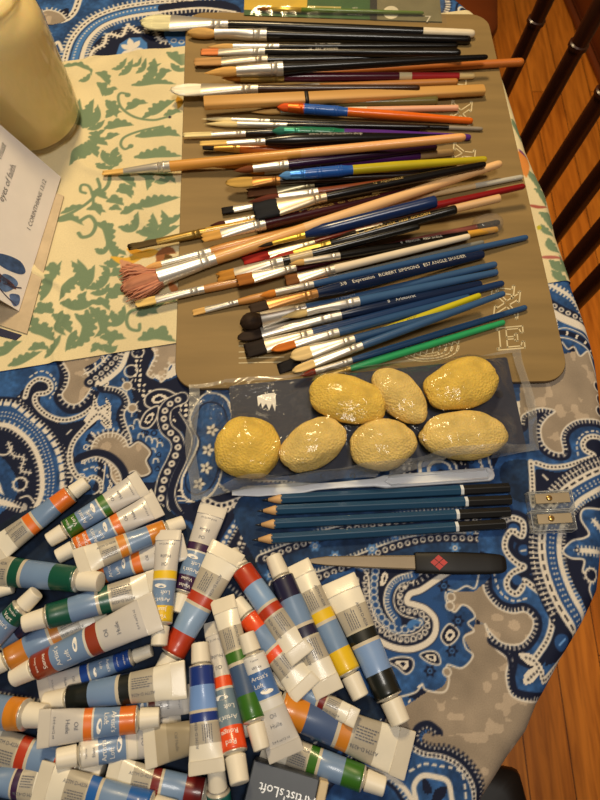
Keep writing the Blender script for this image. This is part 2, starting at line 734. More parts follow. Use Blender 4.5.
def drape(x, y, off=0.0):
    """a point of a flat cloth -> where it lies on and over the table"""
    dx, dy = x - TC[0], y - TC[1]
    rho = np.hypot(dx, dy) + 1e-9
    th = np.arctan2(dy, dx)
    R = edge_r(th) - BR
    s = np.clip(rho - R, 0, None)
    arc = BR * math.pi / 2
    a = np.clip(s / BR, 0, math.pi / 2)
    out = np.where(s < arc, BR * np.sin(a), BR + 0.0)
    dn = np.where(s < arc, BR * (1 - np.cos(a)), BR + (s - arc))
    hang = np.clip((s - arc) / 0.2, 0, 1)
    out = out + hang * (0.016 * np.sin(th * 17) + 0.008 * np.sin(th * 29 + 1)) - hang * 0.012
    r2 = np.minimum(rho, R) + out
    nx, nz = np.sin(a) * off, np.cos(a) * off
    return TC[0] + dx / rho * (r2 + nx), TC[1] + dy / rho * (r2 + nx), -dn + nz


tb = empty('dining_table', 'round dark wooden dining table under the blue paisley cloth', 'table', (TC[0], TC[1], FLOOR_Z))
th_ = np.linspace(-math.pi, math.pi, 97)[:-1]
rr = edge_r(th_) - BR - 0.004
V, Fc = [], []
for (ins, z) in ((0.008, -0.0025), (0.0, -0.009), (0.0, -0.022), (0.01, -0.028)):
    V += [((r - ins) * math.cos(a), (r - ins) * math.sin(a), z - FLOOR_Z) for a, r in zip(th_, rr)]
n = len(th_)
for k in range(3):
    for i in range(n):
        j = (i + 1) % n
        Fc.append((k * n + j, k * n + i, (k + 1) * n + i, (k + 1) * n + j))
Fc.append(tuple(range(n)))
Fc.append(tuple(range(4 * n - 1, 3 * n - 1, -1)))
mesh_obj('tabletop', V, Fc, dark_wood, tb, smooth=False)
pm = MB()
pm.tube([(0, 0, z) for z in (0.10, 0.16, 0.22, 0.36, 0.48, 0.60, 0.66, 0.711)], [0.075, 0.09, 0.06, 0.05, 0.07, 0.05, 0.10, 0.16], 24)
pm.build('pedestal', dark_wood, tb)
for k in range(4):
    a = math.pi / 4 + k * math.pi / 2
    fm_ = MB()
    fm_.tube([(0.05 * math.cos(a), 0.05 * math.sin(a), 0.17), (0.2 * math.cos(a), 0.2 * math.sin(a), 0.12), (0.36 * math.cos(a), 0.36 * math.sin(a), 0.05), (0.44 * math.cos(a), 0.44 * math.sin(a), 0.026)], [0.035, 0.033, 0.028, 0.024], 12)
    fm_.build('foot', dark_wood, tb)

# ------------------------------------------------------------------ chairs
def windsor(name, label, origin, rz, spindles, seat_poly, wood, beads=None):
    """origin on the floor; all coordinates given relative to it"""
    t = empty(name, label, 'chair', origin)
    sz = 0.44
    V, Fc = [], []
    pl = np.array(seat_poly)
    c0 = pl.mean(0)
    q = spline(pl, closed=True, n=6)[:-1]
    n = len(q)
    for (f, z) in ((0.0, sz - 0.008), (0.55, sz - 0.006), (0.9, sz), (0.985, sz - 0.003), (1.0, sz - 0.012), (0.99, sz - 0.03), (0.9, sz - 0.038)):
        if f == 0:
            V.append((c0[0], c0[1], z))
        else:
            V += [(c0[0] + (p[0] - c0[0]) * f, c0[1] + (p[1] - c0[1]) * f, z) for p in q]
    for i in range(n):
        Fc.append((0, 1 + i, 1 + (i + 1) % n))
    for k in range(5):
        for i in range(n):
            j = (i + 1) % n
            a = 1 + k * n
            Fc.append((a + i, a + n + i, a + n + j, a + j))
    Fc.append(tuple(1 + 5 * n + i for i in range(n - 1, -1, -1)))
    mesh_obj('seat', V, Fc, wood, t)
    lo, hi = pl.min(0), pl.max(0)
    for sx, ix in ((lo[0], 1), (hi[0], -1)):
        for sy, iy in ((lo[1], 1), (hi[1], -1)):
            lm = MB()
            ax, ay = sx + ix * 0.09, sy + iy * 0.09
            bx, by = sx + ix * 0.02, sy + iy * 0.02
            zs = [sz - 0.03, 0.36, 0.33, 0.31, 0.22, 0.12, 0.09, 0.0]
            rs = [0.012, 0.016, 0.019, 0.013, 0.019, 0.014, 0.016, 0.011]
            lm.tube([(ax + (bx - ax) * (1 - z / sz), ay + (by - ay) * (1 - z / sz), z) for z in zs], rs, 14)
            lm.build('leg', wood, t)
    tops = []
    for si, (b, e) in enumerate(spindles):
        q0 = (beads[si] if beads else .5) - .5
        b, e = np.array(b, float), np.array(e, float)
        zs = [0, .08, .2, .36] + [v + q0 for v in (.48, .506, .508, .516, .518, .55)] + [.85, 1.0]
        rs = [.0075, .0085, .0095, .0095, .0088, .0088, .0106, .0106, .0088, .0092, .0085, .007]
        sm = MB()
        sm.tube([b + (e - b) * z for z in zs], rs, 14)
        auto_smooth(sm.build('spindle', wood, t), 32)
        tops.append(e)
    if tops:
        tops = np.array(tops)
        d = tops[-1] - tops[0]
        d = d / np.linalg.norm(d)
        cm = MB()
        p0, p1 = tops[0] - d * 0.05, tops[-1] + d * 0.05
        mid = (p0 + p1) / 2
        a = math.atan2(d[1], d[0])
        cm.box(mid, (np.linalg.norm(p1 - p0), 0.022, 0.07), Matrix.Rotation(a, 3, 'Z'), bev=0.008)
        cm.build('crest_rail', wood, t)
    return t


org = np.array([0.10, 0.50, FLOOR_Z])
sp = []
for (a, z) in (((504, 90), -.15), ((525, 142), -.15), ((544, 187), -.15), ((559, 229), -.15), ((570, 266), -.15), ((581, 296), -.15)):
    p = P(*a, z)
    dirx = 0.085
    b0 = np.array([p[0] - dirx * 0.15, p[1], -0.305]) - org
    e0 = np.array([p[0] + dirx * 0.38, p[1], 0.23]) - org
    sp.append((b0, e0))
windsor('spindle_chair', 'dark wooden spindle back chair pushed up to the table edge beside the drawing board', tuple(org), 0, sp,
        [(-0.21, 0.23), (-0.21, -0.22), (0.0, -0.24), (0.2, -0.19), (0.215, 0.0), (0.2, 0.22), (0.0, 0.25)], dark_wood, [.455, .525, .53, .51, .50, .49])
o2 = np.array([0.155, 1.19, FLOOR_Z])
windsor('spindle_chair', 'brown wooden chair on the far side of the table, only its seat corner showing', tuple(o2), 0,
        [((x, 0.19, 0.435), (x * 1.1, 0.27, 0.95)) for x in np.linspace(-0.17, 0.17, 6)],
        [(-0.19, 0.2), (-0.2, 0.0), (-0.19, -0.2), (0.0, -0.215), (0.165, -0.205), (0.195, -0.13), (0.205, 0.05), (0.18, 0.21), (0, 0.225)], mat((112, 52, 18), 0.35, var=0.2, scale=9, key='brown_wood'))
o3 = np.array([0.02, -0.33, FLOOR_Z])
windsor('spindle_chair', 'black chair at the near table edge by the beige part of the cloth', tuple(o3), 0,
        [((x, -0.21, 0.435), (x * 1.1, -0.29, 0.90)) for x in np.linspace(-0.18, 0.18, 6)],
        [(-0.21, -0.22), (-0.22, 0.0), (-0.2, 0.2), (0.0, 0.23), (0.18, 0.225), (0.215, 0.19), (0.222, 0.0), (0.2, -0.22), (0, -0.24)], mat((22, 17, 14), 0.5, key='black_wood'))

# ------------------------------------------------------------------ blue paisley tablecloth
NAVY = np.array((14, 22, 48)) / 255
BLUE = np.array((37, 74, 128)) / 255
BLUE2 = np.array((66, 114, 174)) / 255
WHITE = np.array((212, 204, 192)) / 255
BEIGE = np.array((146, 132, 116)) / 255
BLACK = np.array((16, 20, 38)) / 255


def t_blue(X, Y):
    n = fbm(X, Y, 0.012, 3)[..., None]
    m = vnoise(X, Y, 0.0022, 9)[..., None]
    k = np.clip((n - 0.35) * 3, 0, 1)
    c = BLUE * 0.82 * (1 - k) + (BLUE * 0.65 + BLUE2 * 0.35) * k
    return c * (0.86 + 0.28 * m)


def t_beige(X, Y):
    n = fbm(X, Y, 0.018, 21)[..., None]
    m = vnoise(X, Y, 0.006, 33)[..., None]
    c = BEIGE * (0.86 + 0.25 * n)
    return np.where((m > 0.66) & (n > 0.5), c * 1.17, c)


def axis(lo, f0, f1, hi, cs, fs, grow=0.0):
    a = [f0]
    while a[-1] < f1:
        a.append(a[-1] + fs + grow * (a[-1] - f0))
    left = np.arange(f0 - cs, lo - cs, -cs)[::-1]
    right = np.arange(a[-1] + cs, hi + cs, cs)
    return np.concatenate([left, a, right])


us = axis(-1.30, -0.38, 0.33, 0.50, 0.006, 0.00080)
vv_ = axis(-0.55, -0.17, 0.70, 1.14, 0.006, 0.00068, 0.0005)
C = Canvas(us, vv_)
X, Y = C.U, C.Vv
# all-over print: blue ground, navy bands, lines and small rings following one flowing field
n1 = fbm(X + 0.3 * vnoise(X, Y, 0.09, 5) * 0.1, Y, 0.085, 40, 2)
C.col[:] = t_blue(X, Y)
inview = (X > -0.30) & (X < 0.29) & (Y > -0.12) & (Y < 0.64)
for lo_, hi_, cc in ((0.34, 0.385, NAVY), (0.52, 0.585, NAVY), (0.63, 0.66, NAVY), (0.435, 0.452, WHITE), (0.39, 0.398, WHITE), (0.588, 0.597, WHITE), (0.613, 0.620, WHITE)):
    k = (n1 > lo_) & (n1 < hi_)
    C.col[k] = cc
k = (np.abs(n1 - 0.552) < 0.012) & ((np.sin(X * 1500) + np.sin(Y * 1500)) > 0.5)
C.col[k] = WHITE
k = (np.abs(n1 - 0.4435) < 0.006) & ((np.sin(X * 2000) * np.sin(Y * 2000)) > 0.25)
C.col[k] = BLACK
k = (n1 > 0.67) & ~inview
C.col[k] = t_beige(X, Y)[k]
rx, ry = np.mod(X, 0.011) - 0.0055, np.mod(Y + 0.005 * (np.floor(X / 0.011) % 2), 0.011) - 0.0055
k = (np.abs(np.hypot(rx, ry) - 0.0017) < 0.0004) & (np.hypot(rx, ry) < 0.004) & (n1 > 0.46) & (n1 < 0.52)
C.col[k] = NAVY
k = (n1 < 0.33) & (np.abs(np.hypot(rx, ry) - 0.0016) < 0.0004)
C.col[k] = WHITE


def fringe(pts, a=0, b=3.4, sp=4.2, closed=False, w=1.3, navy=None, line=1.6):
    if navy:
        C.stroke(pts, abs(navy), NAVY, off=navy / 2, closed=closed)
    C.stroke(pts, line, WHITE, closed=closed)
    C.ticks(pts, a, b, w, sp, WHITE, closed)


def beaded(pts, w=7, sp=4.2, r=1.15, edge=True, closed=False, col=BLACK):
    C.stroke(pts, w, WHITE, closed=closed)
    C.beads(pts, sp, r, col, closed=closed)


# -- left field, below the runner
C.fill([(-12, 350), (60, 345), (70, 380), (100, 385), (105, 415), (85, 440), (80, 480), (95, 500), (40, 560), (-14, 560)], NAVY, tex=t_blue)
C.fill([(-14, 425), (15, 431), (32, 443), (41, 470), (41, 500), (20, 530), (-14, 550)], NAVY)
C.stroke([(-14, 425), (5, 425), (18, 431), (30, 442), (38, 457), (42, 475), (41, 495), (32, 515)], 5, WHITE)
C.ticks([(-14, 425), (5, 425), (18, 431), (30, 442), (38, 457), (42, 475), (41, 495), (32, 515)], -5.5, 5.5, 1.3, 5, WHITE)
C.stroke([(-14, 414), (8, 414), (25, 421), (38, 433), (47, 452), (52, 475), (50, 500)], 9, BLUE)
C.beads([(-14, 414), (8, 414), (25, 421), (38, 433), (47, 452), (52, 475), (50, 500)], 3.6, .8, WHITE, off=1.5)
C.beads([(-14, 414), (8, 414), (25, 421), (38, 433), (47, 452), (52, 475), (50, 500)], 3.6, .8, WHITE, off=-2.5)
L_ = [(-14, 404), (10, 404), (20, 409), (33, 420), (46, 432), (56, 448), (61, 466), (62, 486), (58, 505)]
C.stroke(L_, 5.5, NAVY, off=5)
C.dash(L_, 4.5, 6, 9, WHITE)
C.ticks(L_, -2, 5, 1.4, 4.4, WHITE)
L_ = [(20, 398), (36, 408), (52, 420), (64, 438), (70, 458), (70, 480)]
C.stroke(L_, 8, NAVY)
C.ticks(L_, -3.5, 1.5, 1.5, 4.5, WHITE)
C.dash(L_, 1.6, 8, 11, WHITE, off=2)
# inner fern and curls of the large paisley
C.fill([(-14, 455), (2, 458), (12, 470), (18, 485), (14, 500), (2, 512), (-14, 520)], BLUE, tex=t_blue)
C.stroke([(8, 442), (13, 455), (24, 458), (21, 470), (31, 473)], 1.6, WHITE)
C.ticks([(8, 442), (13, 455), (24, 458), (21, 470), (31, 473)], -3, 3, 1, 4, WHITE)
C.ring((20, 484), 6.5, 1.8, WHITE)
C.ticks([(20, 478), (26, 484), (20, 490), (14, 484), (20, 478)], 0, 3, 1, 3.4, WHITE)
C.stroke([(-10, 452), (3, 455), (10, 452), (12, 446)], 1.8, WHITE)
C.taper([(-10, 500), (5, 503), (22, 508)], 6, WHITE)
C.ticks([(-10, 500), (5, 503), (22, 508)], -5, 5, 1.1, 3.6, WHITE)
C.stroke([(20, 498), (28, 496), (34, 502)], 1.6, WHITE)
C.taper([(-4, 480), (0, 490), (4, 495)], 5, WHITE)
# diagonal bands that come out from under the tubes
for d in (0, 14, 25):
    L_ = [(62 + d, 505), (40 + d, 525), (22 + d, 545), (5 + d, 570)]
    C.stroke(L_, 7, NAVY if d != 14 else BLUE)
    C.stroke(L_, 3.6, WHITE, off=-2)
    C.dash(L_, 1.4, 6, 8.5, BLACK, off=-2)
    C.ticks(L_, 1, 4, 1.4, 4, WHITE)
# hooked beaded band
C.fill([(20, 398), (30, 385), (45, 382), (52, 390), (40, 398), (45, 412), (62, 424), (90, 418), (96, 424), (75, 440), (70, 455), (50, 425)], NAVY)
C.stroke([(25, 397), (29, 386), (38, 379), (48, 381), (51, 388), (46, 393), (36, 395), (36, 404), (47, 415), (63, 420), (80, 416), (92, 406), (96, 394)], 5.5, WHITE)
C.beads([(25, 397), (29, 386), (38, 379), (48, 381), (51, 388), (46, 393), (36, 395), (36, 404), (47, 415), (63, 420), (80, 416), (92, 406), (96, 394)], 3.6, 1.1, BLACK)
beaded([(104, 412), (93, 420), (83, 430), (74, 441), (70, 453), (71, 465), (77, 476), (86, 480)], 5.5, 3.8)
C.dash([(30, 377), (38, 372), (46, 372), (54, 379), (56, 389), (50, 398)], 1.6, 3.4, 5.6, WHITE)
C.dash([(67, 434), (74, 427)], 1.5, 6, 20, WHITE)
# beige island at the runner edge
E1 = [(63, 362), (69, 374), (67, 386), (62, 395), (68, 403), (77, 404), (86, 396), (92, 383), (84, 369), (98, 360), (104, 345), (75, 345)]
C.stroke([(60, 360), (64, 374), (62, 388), (58, 398), (68, 409), (80, 408), (92, 398), (98, 384)], 9, NAVY)
C.fill(E1, BEIGE, tex=t_beige)
fringe([(63, 362), (69, 374), (67, 386), (62, 395), (68, 403), (77, 404), (86, 396), (92, 383), (84, 369)], -0.5, -4.5, 4.6)
# small leaf star, white with dots
E2 = [(94, 395), (99, 407), (110, 402), (105, 412), (112, 424), (99, 419), (89, 427), (84, 420), (91, 410)]
C.fill([(90, 388), (112, 388), (126, 395), (127, 415), (126, 436), (110, 434), (100, 430), (118, 424), (105, 396)], BLUE, tex=t_blue)
C.fill(E2, WHITE, smooth=False)
C.beads([(94, 398), (97, 410), (108, 404)], 3.4, 1, BLACK)
C.beads([(88, 423), (98, 414), (109, 422)], 3.4, 1, BLACK)
# band with white circles and its ticked edges
L_ = [(122, 350), (116, 358), (109, 366), (98, 376), (90, 382)]
C.stroke(L_, 12, NAVY)
C.rings(L_, 7, 1.9, 1.4, WHITE)
fringe([(112, 350), (104, 360), (92, 370), (84, 374)], 0, 3.6, 4)
L_ = [(128, 350), (122, 366), (112, 376), (101, 384)]
C.stroke(L_, 5, WHITE)
C.ticks(L_, -1, -6, 2, 4, WHITE)
# navy edge with fringe
L_ = [(104, 386), (117, 388), (126, 394), (129, 404), (124, 414), (127, 427), (131, 438), (130, 446)]
C.stroke(L_, 7, NAVY, off=-4)
fringe(L_, 0, -4.5, 4)
C.flower((138, 352), 6, NAVY, 5)
C.ring((138, 352), 6, 1.3, WHITE)
C.ring((131, 371), 6.5, 1.5, WHITE)
C.flower((131, 371), 5, NAVY, 5)
C.ring((147, 388), 2.6, 1.5, NAVY)
C.ring((154, 387), 2.6, 1.5, NAVY)
C.ring((144, 433), 2.6, 1.5, NAVY)
C.ring((154, 433), 2.6, 1.5, NAVY)
for c_, r_ in (((127, 386), 4.5), ((132.5, 408), 4.5)):
    C.dot(c_, r_, BEIGE)
    C.ring(c_, r_, 1.4, WHITE)
    for a in range(5):
        an = a * 1.256 + .4
        C.stroke([(c_[0] + r_ * math.cos(an), c_[1] + r_ * math.sin(an)), (c_[0] + (r_ + 4) * math.cos(an), c_[1] + (r_ + 4) * math.sin(an))], 1.3, WHITE)
E3 = [(152, 344), (155, 356), (150, 367), (147, 374), (153, 378), (158, 375), (161, 382), (167, 376), (168, 369), (172, 364), (180, 366), (180, 340)]
C.fill(E3, BEIGE, tex=t_beige)
C.stroke(E3[:-1], 1.5, WHITE)
C.ticks(E3[:-1], -.5, 4, 1.3, 5.5, WHITE)
for lf in ([(145, 404), (146, 396), (155, 390), (167, 390), (178, 397), (167, 402), (160, 407), (151, 408)], [(140, 424), (146, 412), (158, 406), (157, 417), (150, 427), (143, 428)]):
    C.fill(lf, NAVY)
    C.stroke(lf, 1.6, WHITE, closed=True)
    m_ = np.mean(np.array(lf), axis=0)
    C.fill([tuple(m_ + (np.array(q) - m_) * .5) for q in lf], WHITE)
    C.fill([tuple(m_ + (np.array(q) - m_) * .28) for q in lf], NAVY)
# chain band
L_ = [(182, 398), (170, 404), (164, 414), (166, 428), (175, 437), (178, 447), (173, 461), (166, 475), (162, 490), (161, 508), (170, 525)]
C.stroke(L_, 13, NAVY)
C.beads(L_, 9, 3.3, WHITE)
C.beads(L_, 9, 1.3, NAVY)
C.beads(L_, 4.5, .9, WHITE)
C.stroke(L_, 1.3, WHITE, off=6.5)
C.stroke(L_, 1.1, WHITE, off=-6.5)
L_ = [(176, 412), (184, 425), (189, 440), (184, 460), (176, 478), (172, 495), (178, 510), (196, 518), (214, 512)]
C.stroke(L_, 9, NAVY)
C.stroke([(p[0] + 3, p[1]) for p in L_], 1.2, WHITE)
PZ = [(191, 418), (199, 438), (196, 452), (189, 466), (183, 480), (184, 494), (194, 501), (208, 496), (218, 481), (224, 455), (232, 430), (226, 400), (205, 395)]
C.stroke(PZ, 4.2, WHITE, closed=True)
C.beads(PZ, 4.6, 2.4, WHITE, off=2.5, closed=True)
C.fill(PZ, BLUE, tex=t_blue)
C.stroke([tuple(np.mean(np.array(PZ), axis=0) + (np.array(p) - np.mean(np.array(PZ), axis=0)) * .86) for p in PZ], 1.6, NAVY, closed=True)
for c_ in ((208, 450), (206, 468), (199, 484), (212, 430)):
    C.dot(c_, 5, NAVY)
    C.flower(c_, 6.5, WHITE, 5)
    C.dot(c_, 1.2, NAVY)
# little hooks on the blue
for (x, y) in ((138, 438), (146, 441), (152, 443), (157, 447), (150, 453), (153, 463), (143, 470), (128, 430), (134, 424)):
    C.stroke([(x, y), (x + 1, y - 4), (x + 4.5, y - 4), (x + 5.5, y - 1)], 1.4, WHITE)
E4 = [(92, 452), (94, 441), (103, 434), (115, 433), (125, 439), (129, 447), (138, 442), (146, 447), (150, 453), (146, 461), (150, 472), (141, 476), (134, 471), (126, 476), (120, 486), (112, 478), (110, 466), (103, 458)]
C.stroke(E4, 7, NAVY, closed=True, off=-1)
C.fill(E4, BEIGE, tex=t_beige)
C.stroke(E4, 1.6, WHITE, closed=True)
L_ = [(103, 458), (92, 452), (94, 441), (103, 434), (115, 433), (125, 439), (129, 447)]
C.ticks(L_, 0, 5, 1.4, 4.4, WHITE)
C.ticks(L_, 0, -5, 1.4, 4.4, WHITE)
L_ = [(82, 461), (95, 457), (107, 460), (117, 469), (121, 480), (118, 492)]
C.stroke(L_, 9, NAVY, off=4)
fringe(L_, 0, -4.5, 4.2)
C.dash([(84, 470), (94, 467), (104, 471), (110, 481)], 1.6, 4, 6.5, WHITE)
beaded([(86, 482), (92, 477), (100, 481), (101, 490), (94, 496), (86, 498), (78, 505)], 4.6, 3.6, .95)
# shade among the heaped tubes, painted into a darker ground
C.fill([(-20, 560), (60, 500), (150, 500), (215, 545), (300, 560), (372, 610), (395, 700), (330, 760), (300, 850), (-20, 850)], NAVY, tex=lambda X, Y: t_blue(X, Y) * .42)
for L_ in ([(-10, 690), (60, 700), (130, 690), (200, 700)], [(180, 640), (260, 650), (300, 700), (330, 780)], [(200, 560), (250, 600), (300, 640), (350, 720)]):
    C.stroke(L_, 6, NAVY)
    C.ticks(L_, -4, 0, 1.6, 4.4, WHITE * .9)
# bits between the bag, the pencils and the tubes
C.fill([(186, 505), (260, 490), (262, 545), (225, 560), (205, 545), (190, 520)], NAVY)
for k_, L_ in enumerate(([(205, 500), (220, 506), (240, 500), (258, 494)], [(222, 545), (232, 528), (244, 512), (258, 502)], [(236, 552), (243, 535), (252, 520), (262, 512)])):
    C.stroke(L_, 7, (WHITE, BLUE, NAVY)[k_])
    C.beads(L_, 6, 2, (NAVY, WHITE, WHITE)[k_])
    C.ticks(L_, -6, -3, 1.6, 4, WHITE)
L_ = [(210, 520), (222, 512), (235, 505)]
C.rings(L_, 8, 2.5, 1.5, WHITE)
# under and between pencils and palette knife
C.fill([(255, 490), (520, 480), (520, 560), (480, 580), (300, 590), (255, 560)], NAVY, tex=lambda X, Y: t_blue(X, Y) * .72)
for L_ in ([(262, 560), (300, 545), (345, 530), (400, 521), (450, 517), (505, 522)], [(275, 585), (320, 577), (360, 560), (400, 545), (440, 538), (500, 540)]):
    C.stroke(L_, 9, NAVY)
    C.rings(L_, 8, 2.2, 1.3, WHITE)
    C.stroke(L_, 1.4, WHITE, off=5.5)
    C.ticks(L_, 5, 9, 1.3, 4, WHITE)
for c_ in ((315, 546), (335, 556), (420, 530), (455, 548), (470, 530), (492, 531), (372, 549), (395, 535), (270, 575), (500, 508)):
    C.flower(c_, 6, BLUE2 * .9 + .05, 6)
    C.ring(c_, 1.8, 1, WHITE)

# -- right field
BG = [(395, 360), (640, 360), (640, 860), (380, 860), (400, 720)]
C.fill([(540, 360), (660, 330), (660, 430), (600, 425), (575, 440), (556, 470), (520, 430), (520, 380)], BEIGE, smooth=False, tex=t_beige)
C.fill([(440, 560), (560, 560), (620, 700), (560, 860), (360, 860), (385, 720), (430, 690)], BEIGE, smooth=False, tex=t_beige)
B1 = [(520, 425), (522, 416), (530, 411), (541, 408), (555, 411), (547, 418), (541, 428), (543, 442), (552, 451), (563, 452), (561, 438), (565, 428), (575, 421), (588, 419), (606, 421), (640, 430), (650, 560), (600, 690), (560, 720), (538, 702), (520, 700), (510, 693), (506, 676), (508, 660), (494, 645), (486, 627), (491, 633), (503, 643), (520, 644), (531, 632), (533, 620), (525, 612), (512, 613), (497, 607), (485, 592), (482, 576), (478, 540), (490, 480), (505, 445)]
C.fill(B1, BLUE, tex=t_blue)
LU = [(520, 425), (522, 416), (530, 411), (541, 408), (555, 411), (547, 418), (541, 428), (543, 442), (552, 451), (563, 452), (561, 438), (565, 428), (575, 421), (588, 419), (606, 421), (630, 426)]
C.stroke(LU, 7, NAVY, off=-4.5)
fringe(LU, 0, -4.5, 4.0)
LD = [(481, 560), (483, 578), (485, 592), (497, 607), (512, 613), (525, 612), (533, 620), (531, 632), (520, 644), (503, 643), (491, 633), (485, 624), (490, 638), (497, 650), (508, 660), (506, 676), (510, 693), (520, 700), (538, 703), (555, 705)]
C.stroke(LD, 8, NAVY, off=5)
fringe(LD, 0, 4.8, 4.0, line=1.8)
C.dash([(578, 455), (577, 443), (583, 434), (593, 431), (606, 433)], 1.6, 3.4, 5.6, WHITE)
C.fill([(600, 440), (590, 437), (583, 443), (586, 452), (596, 458), (612, 455)], NAVY)
L_ = [(612, 440), (600, 437), (589, 437), (583, 443), (585, 450), (594, 456), (582, 461), (566, 466), (550, 467), (536, 463)]
beaded(L_, 5.6, 3.8, 1.0)
C.fill([(505, 462), (532, 463), (530, 500), (512, 498), (500, 478)], NAVY, tex=lambda X, Y: t_blue(X, Y) * .6)
C.fill([(536, 470), (560, 472), (600, 462), (600, 468), (575, 480), (556, 496), (540, 520), (536, 500)], NAVY)
beaded([(531, 462), (532, 475), (532.5, 490), (533, 505)], 6, 4, 1.1)
C.dash([(543, 475), (549, 481)], 2, 7, 30, WHITE)
C.fill([(495, 505), (530, 515), (532, 545), (522, 565), (505, 552), (500, 530)], BLUE, tex=t_blue)
for c_, r_ in (((514, 529), 9), ((524, 550), 9)):
    C.dot(c_, r_, NAVY)
    C.dot((c_[0], c_[1]), r_ * .62, BLUE)
    C.dash([(c_[0] - 3, c_[1] + 1), (c_[0] + 3, c_[1])], 1.6, 6, 30, WHITE)
L_ = [(498, 524), (506, 520), (514, 518), (523, 523), (522, 536), (512, 531), (506, 538), (505, 548), (510, 557), (518, 564), (524, 567), (514, 572), (507, 580), (508, 589), (516, 594), (522, 588), (524, 581), (533, 587), (542, 595), (549, 608), (552, 622), (548, 638), (541, 650), (533, 659), (523, 656)]
C.stroke(L_, 5.5, NAVY, off=6)
beaded(L_, 6.2, 4.1, 1.15)
C.dot((517, 580), 5, BLUE)
C.dash([(494, 572), (497, 585), (503, 595), (514, 601), (528, 598)], 1.8, 4, 6.4, WHITE)
C.stroke([(493, 640), (510, 652), (515, 668), (517, 688), (530, 692)], 4, NAVY, off=-4)
# broad white band with dashes, and its neighbours
LB = [(625, 462), (600, 470), (583, 478), (566, 489), (553, 505), (545, 522), (542, 540), (543, 560), (548, 580), (557, 602), (569, 622), (582, 638), (600, 652)]
C.stroke(LB, 11, NAVY, off=-9)
C.ticks(LB, -13, -4, 1.4, 4.6, WHITE)
C.dash(LB, 1.3, 3.2, 4.6, WHITE, off=-9)
C.stroke(LB, 8, WHITE)
C.dash(LB, 2, 6.5, 10, BLACK)
C.stroke(LB, 9, BLUE, off=9)
C.beads(LB, 5.6, .95, WHITE, off=8)
C.beads(LB, 5.6, .95, WHITE, off=11)
C.fill([(640, 490), (610, 494), (588, 502), (572, 514), (563, 530), (562, 550), (568, 572), (580, 596), (592, 612), (640, 640)], NAVY)
C.stroke(LB, 5, WHITE, off=17)
C.ticks(LB, 18, 23, 1.5, 4.6, WHITE)
LO = [(620, 510), (600, 509), (584, 509), (581, 519), (589, 533), (584, 538), (572, 541), (563, 551), (571, 558), (584, 560), (583, 572), (592, 576), (590, 590), (600, 600), (620, 600)]
C.fill(LO, BLUE, tex=t_blue)
C.stroke(LO, 2, WHITE, closed=True)
C.taper([(574, 550), (590, 551), (612, 553)], 5, WHITE)
C.ticks([(576, 550), (590, 551), (612, 553)], -5, 5, 1.5, 4, WHITE)
C.taper([(592, 519), (602, 528), (612, 534)], 5, WHITE)
C.ticks([(592, 519), (602, 528), (612, 534)], -4, 4, 1.3, 4, WHITE)
C.ring((577, 550), 2, 1.2, NAVY)
C.dot((592, 575), 7, NAVY)
C.ring((592, 575), 6.5, 1.8, WHITE)
C.ticks([(592, 569), (598, 575), (592, 581), (586, 575), (592, 569)], 0, 3.5, 1.1, 3.6, WHITE)
# navy heart with an egg, and the leaf of the tip
C.fill([(556, 612), (566, 626), (580, 642), (570, 660), (552, 664), (545, 664), (554, 640)], NAVY)
C.dot((563, 643), 8.5, BLUE)
C.dash([(560, 645), (567, 638)], 2, 9, 30, BLUE2 + .2)
beaded([(600, 640), (580, 654), (564, 665), (548, 680)], 8, 4.2, 1.1)
C.fill([(524, 684), (525, 674), (534, 667), (541, 668), (538, 676), (531, 683)], WHITE)
C.beads([(527, 681), (533, 675), (539, 670)], 4, 1.2, BLACK)
C.fill([(519, 654), (530, 654), (541, 665), (547, 682), (543, 684), (536, 668), (527, 664)], WHITE)
C.beads([(524, 657), (534, 661), (541, 672), (545, 681)], 4, 1.1, BLACK)
# cloth on the table edge above: white swath, rings and lace
C.fill([(550, 268), (590, 270), (640, 350), (610, 380), (598, 372), (590, 352), (580, 356), (574, 345), (566, 348), (560, 335), (555, 310)], BLUE, tex=t_blue)
C.stroke([(546, 283), (560, 290), (575, 300), (590, 318)], 4, WHITE)
C.ticks([(546, 283), (560, 290), (575, 300), (590, 318)], -5, 5, 1.8, 4, WHITE)
C.stroke([(545, 300), (560, 309), (575, 316), (592, 322), (610, 330)], 10, NAVY)
C.rings([(545, 300), (560, 309), (575, 316), (592, 322), (610, 330)], 7.4, 2, 1.5, WHITE)
C.stroke([(550, 311), (562, 318), (576, 324), (592, 332), (606, 352)], 9, WHITE)
C.stroke([(556, 332), (570, 334), (584, 341), (596, 352), (606, 370)], 6, NAVY)
C.stroke([(556, 337), (570, 339), (584, 346), (596, 357)], 1.4, WHITE)
C.stroke([(555, 330), (566, 328), (580, 333), (592, 341)], 1.3, WHITE)
C.dash([(556, 332), (570, 334), (584, 341), (596, 352)], 5, 2, 10, WHITE)
C.stroke([(562, 342), (568, 349), (574, 347), (580, 356), (588, 351), (592, 360), (599, 374)], 1.5, WHITE)
for c_ in ((600, 385), (603, 398), (602, 410)):
    C.dot(c_, 5, NAVY)
    C.ring(c_, 5, 1.6, WHITE)
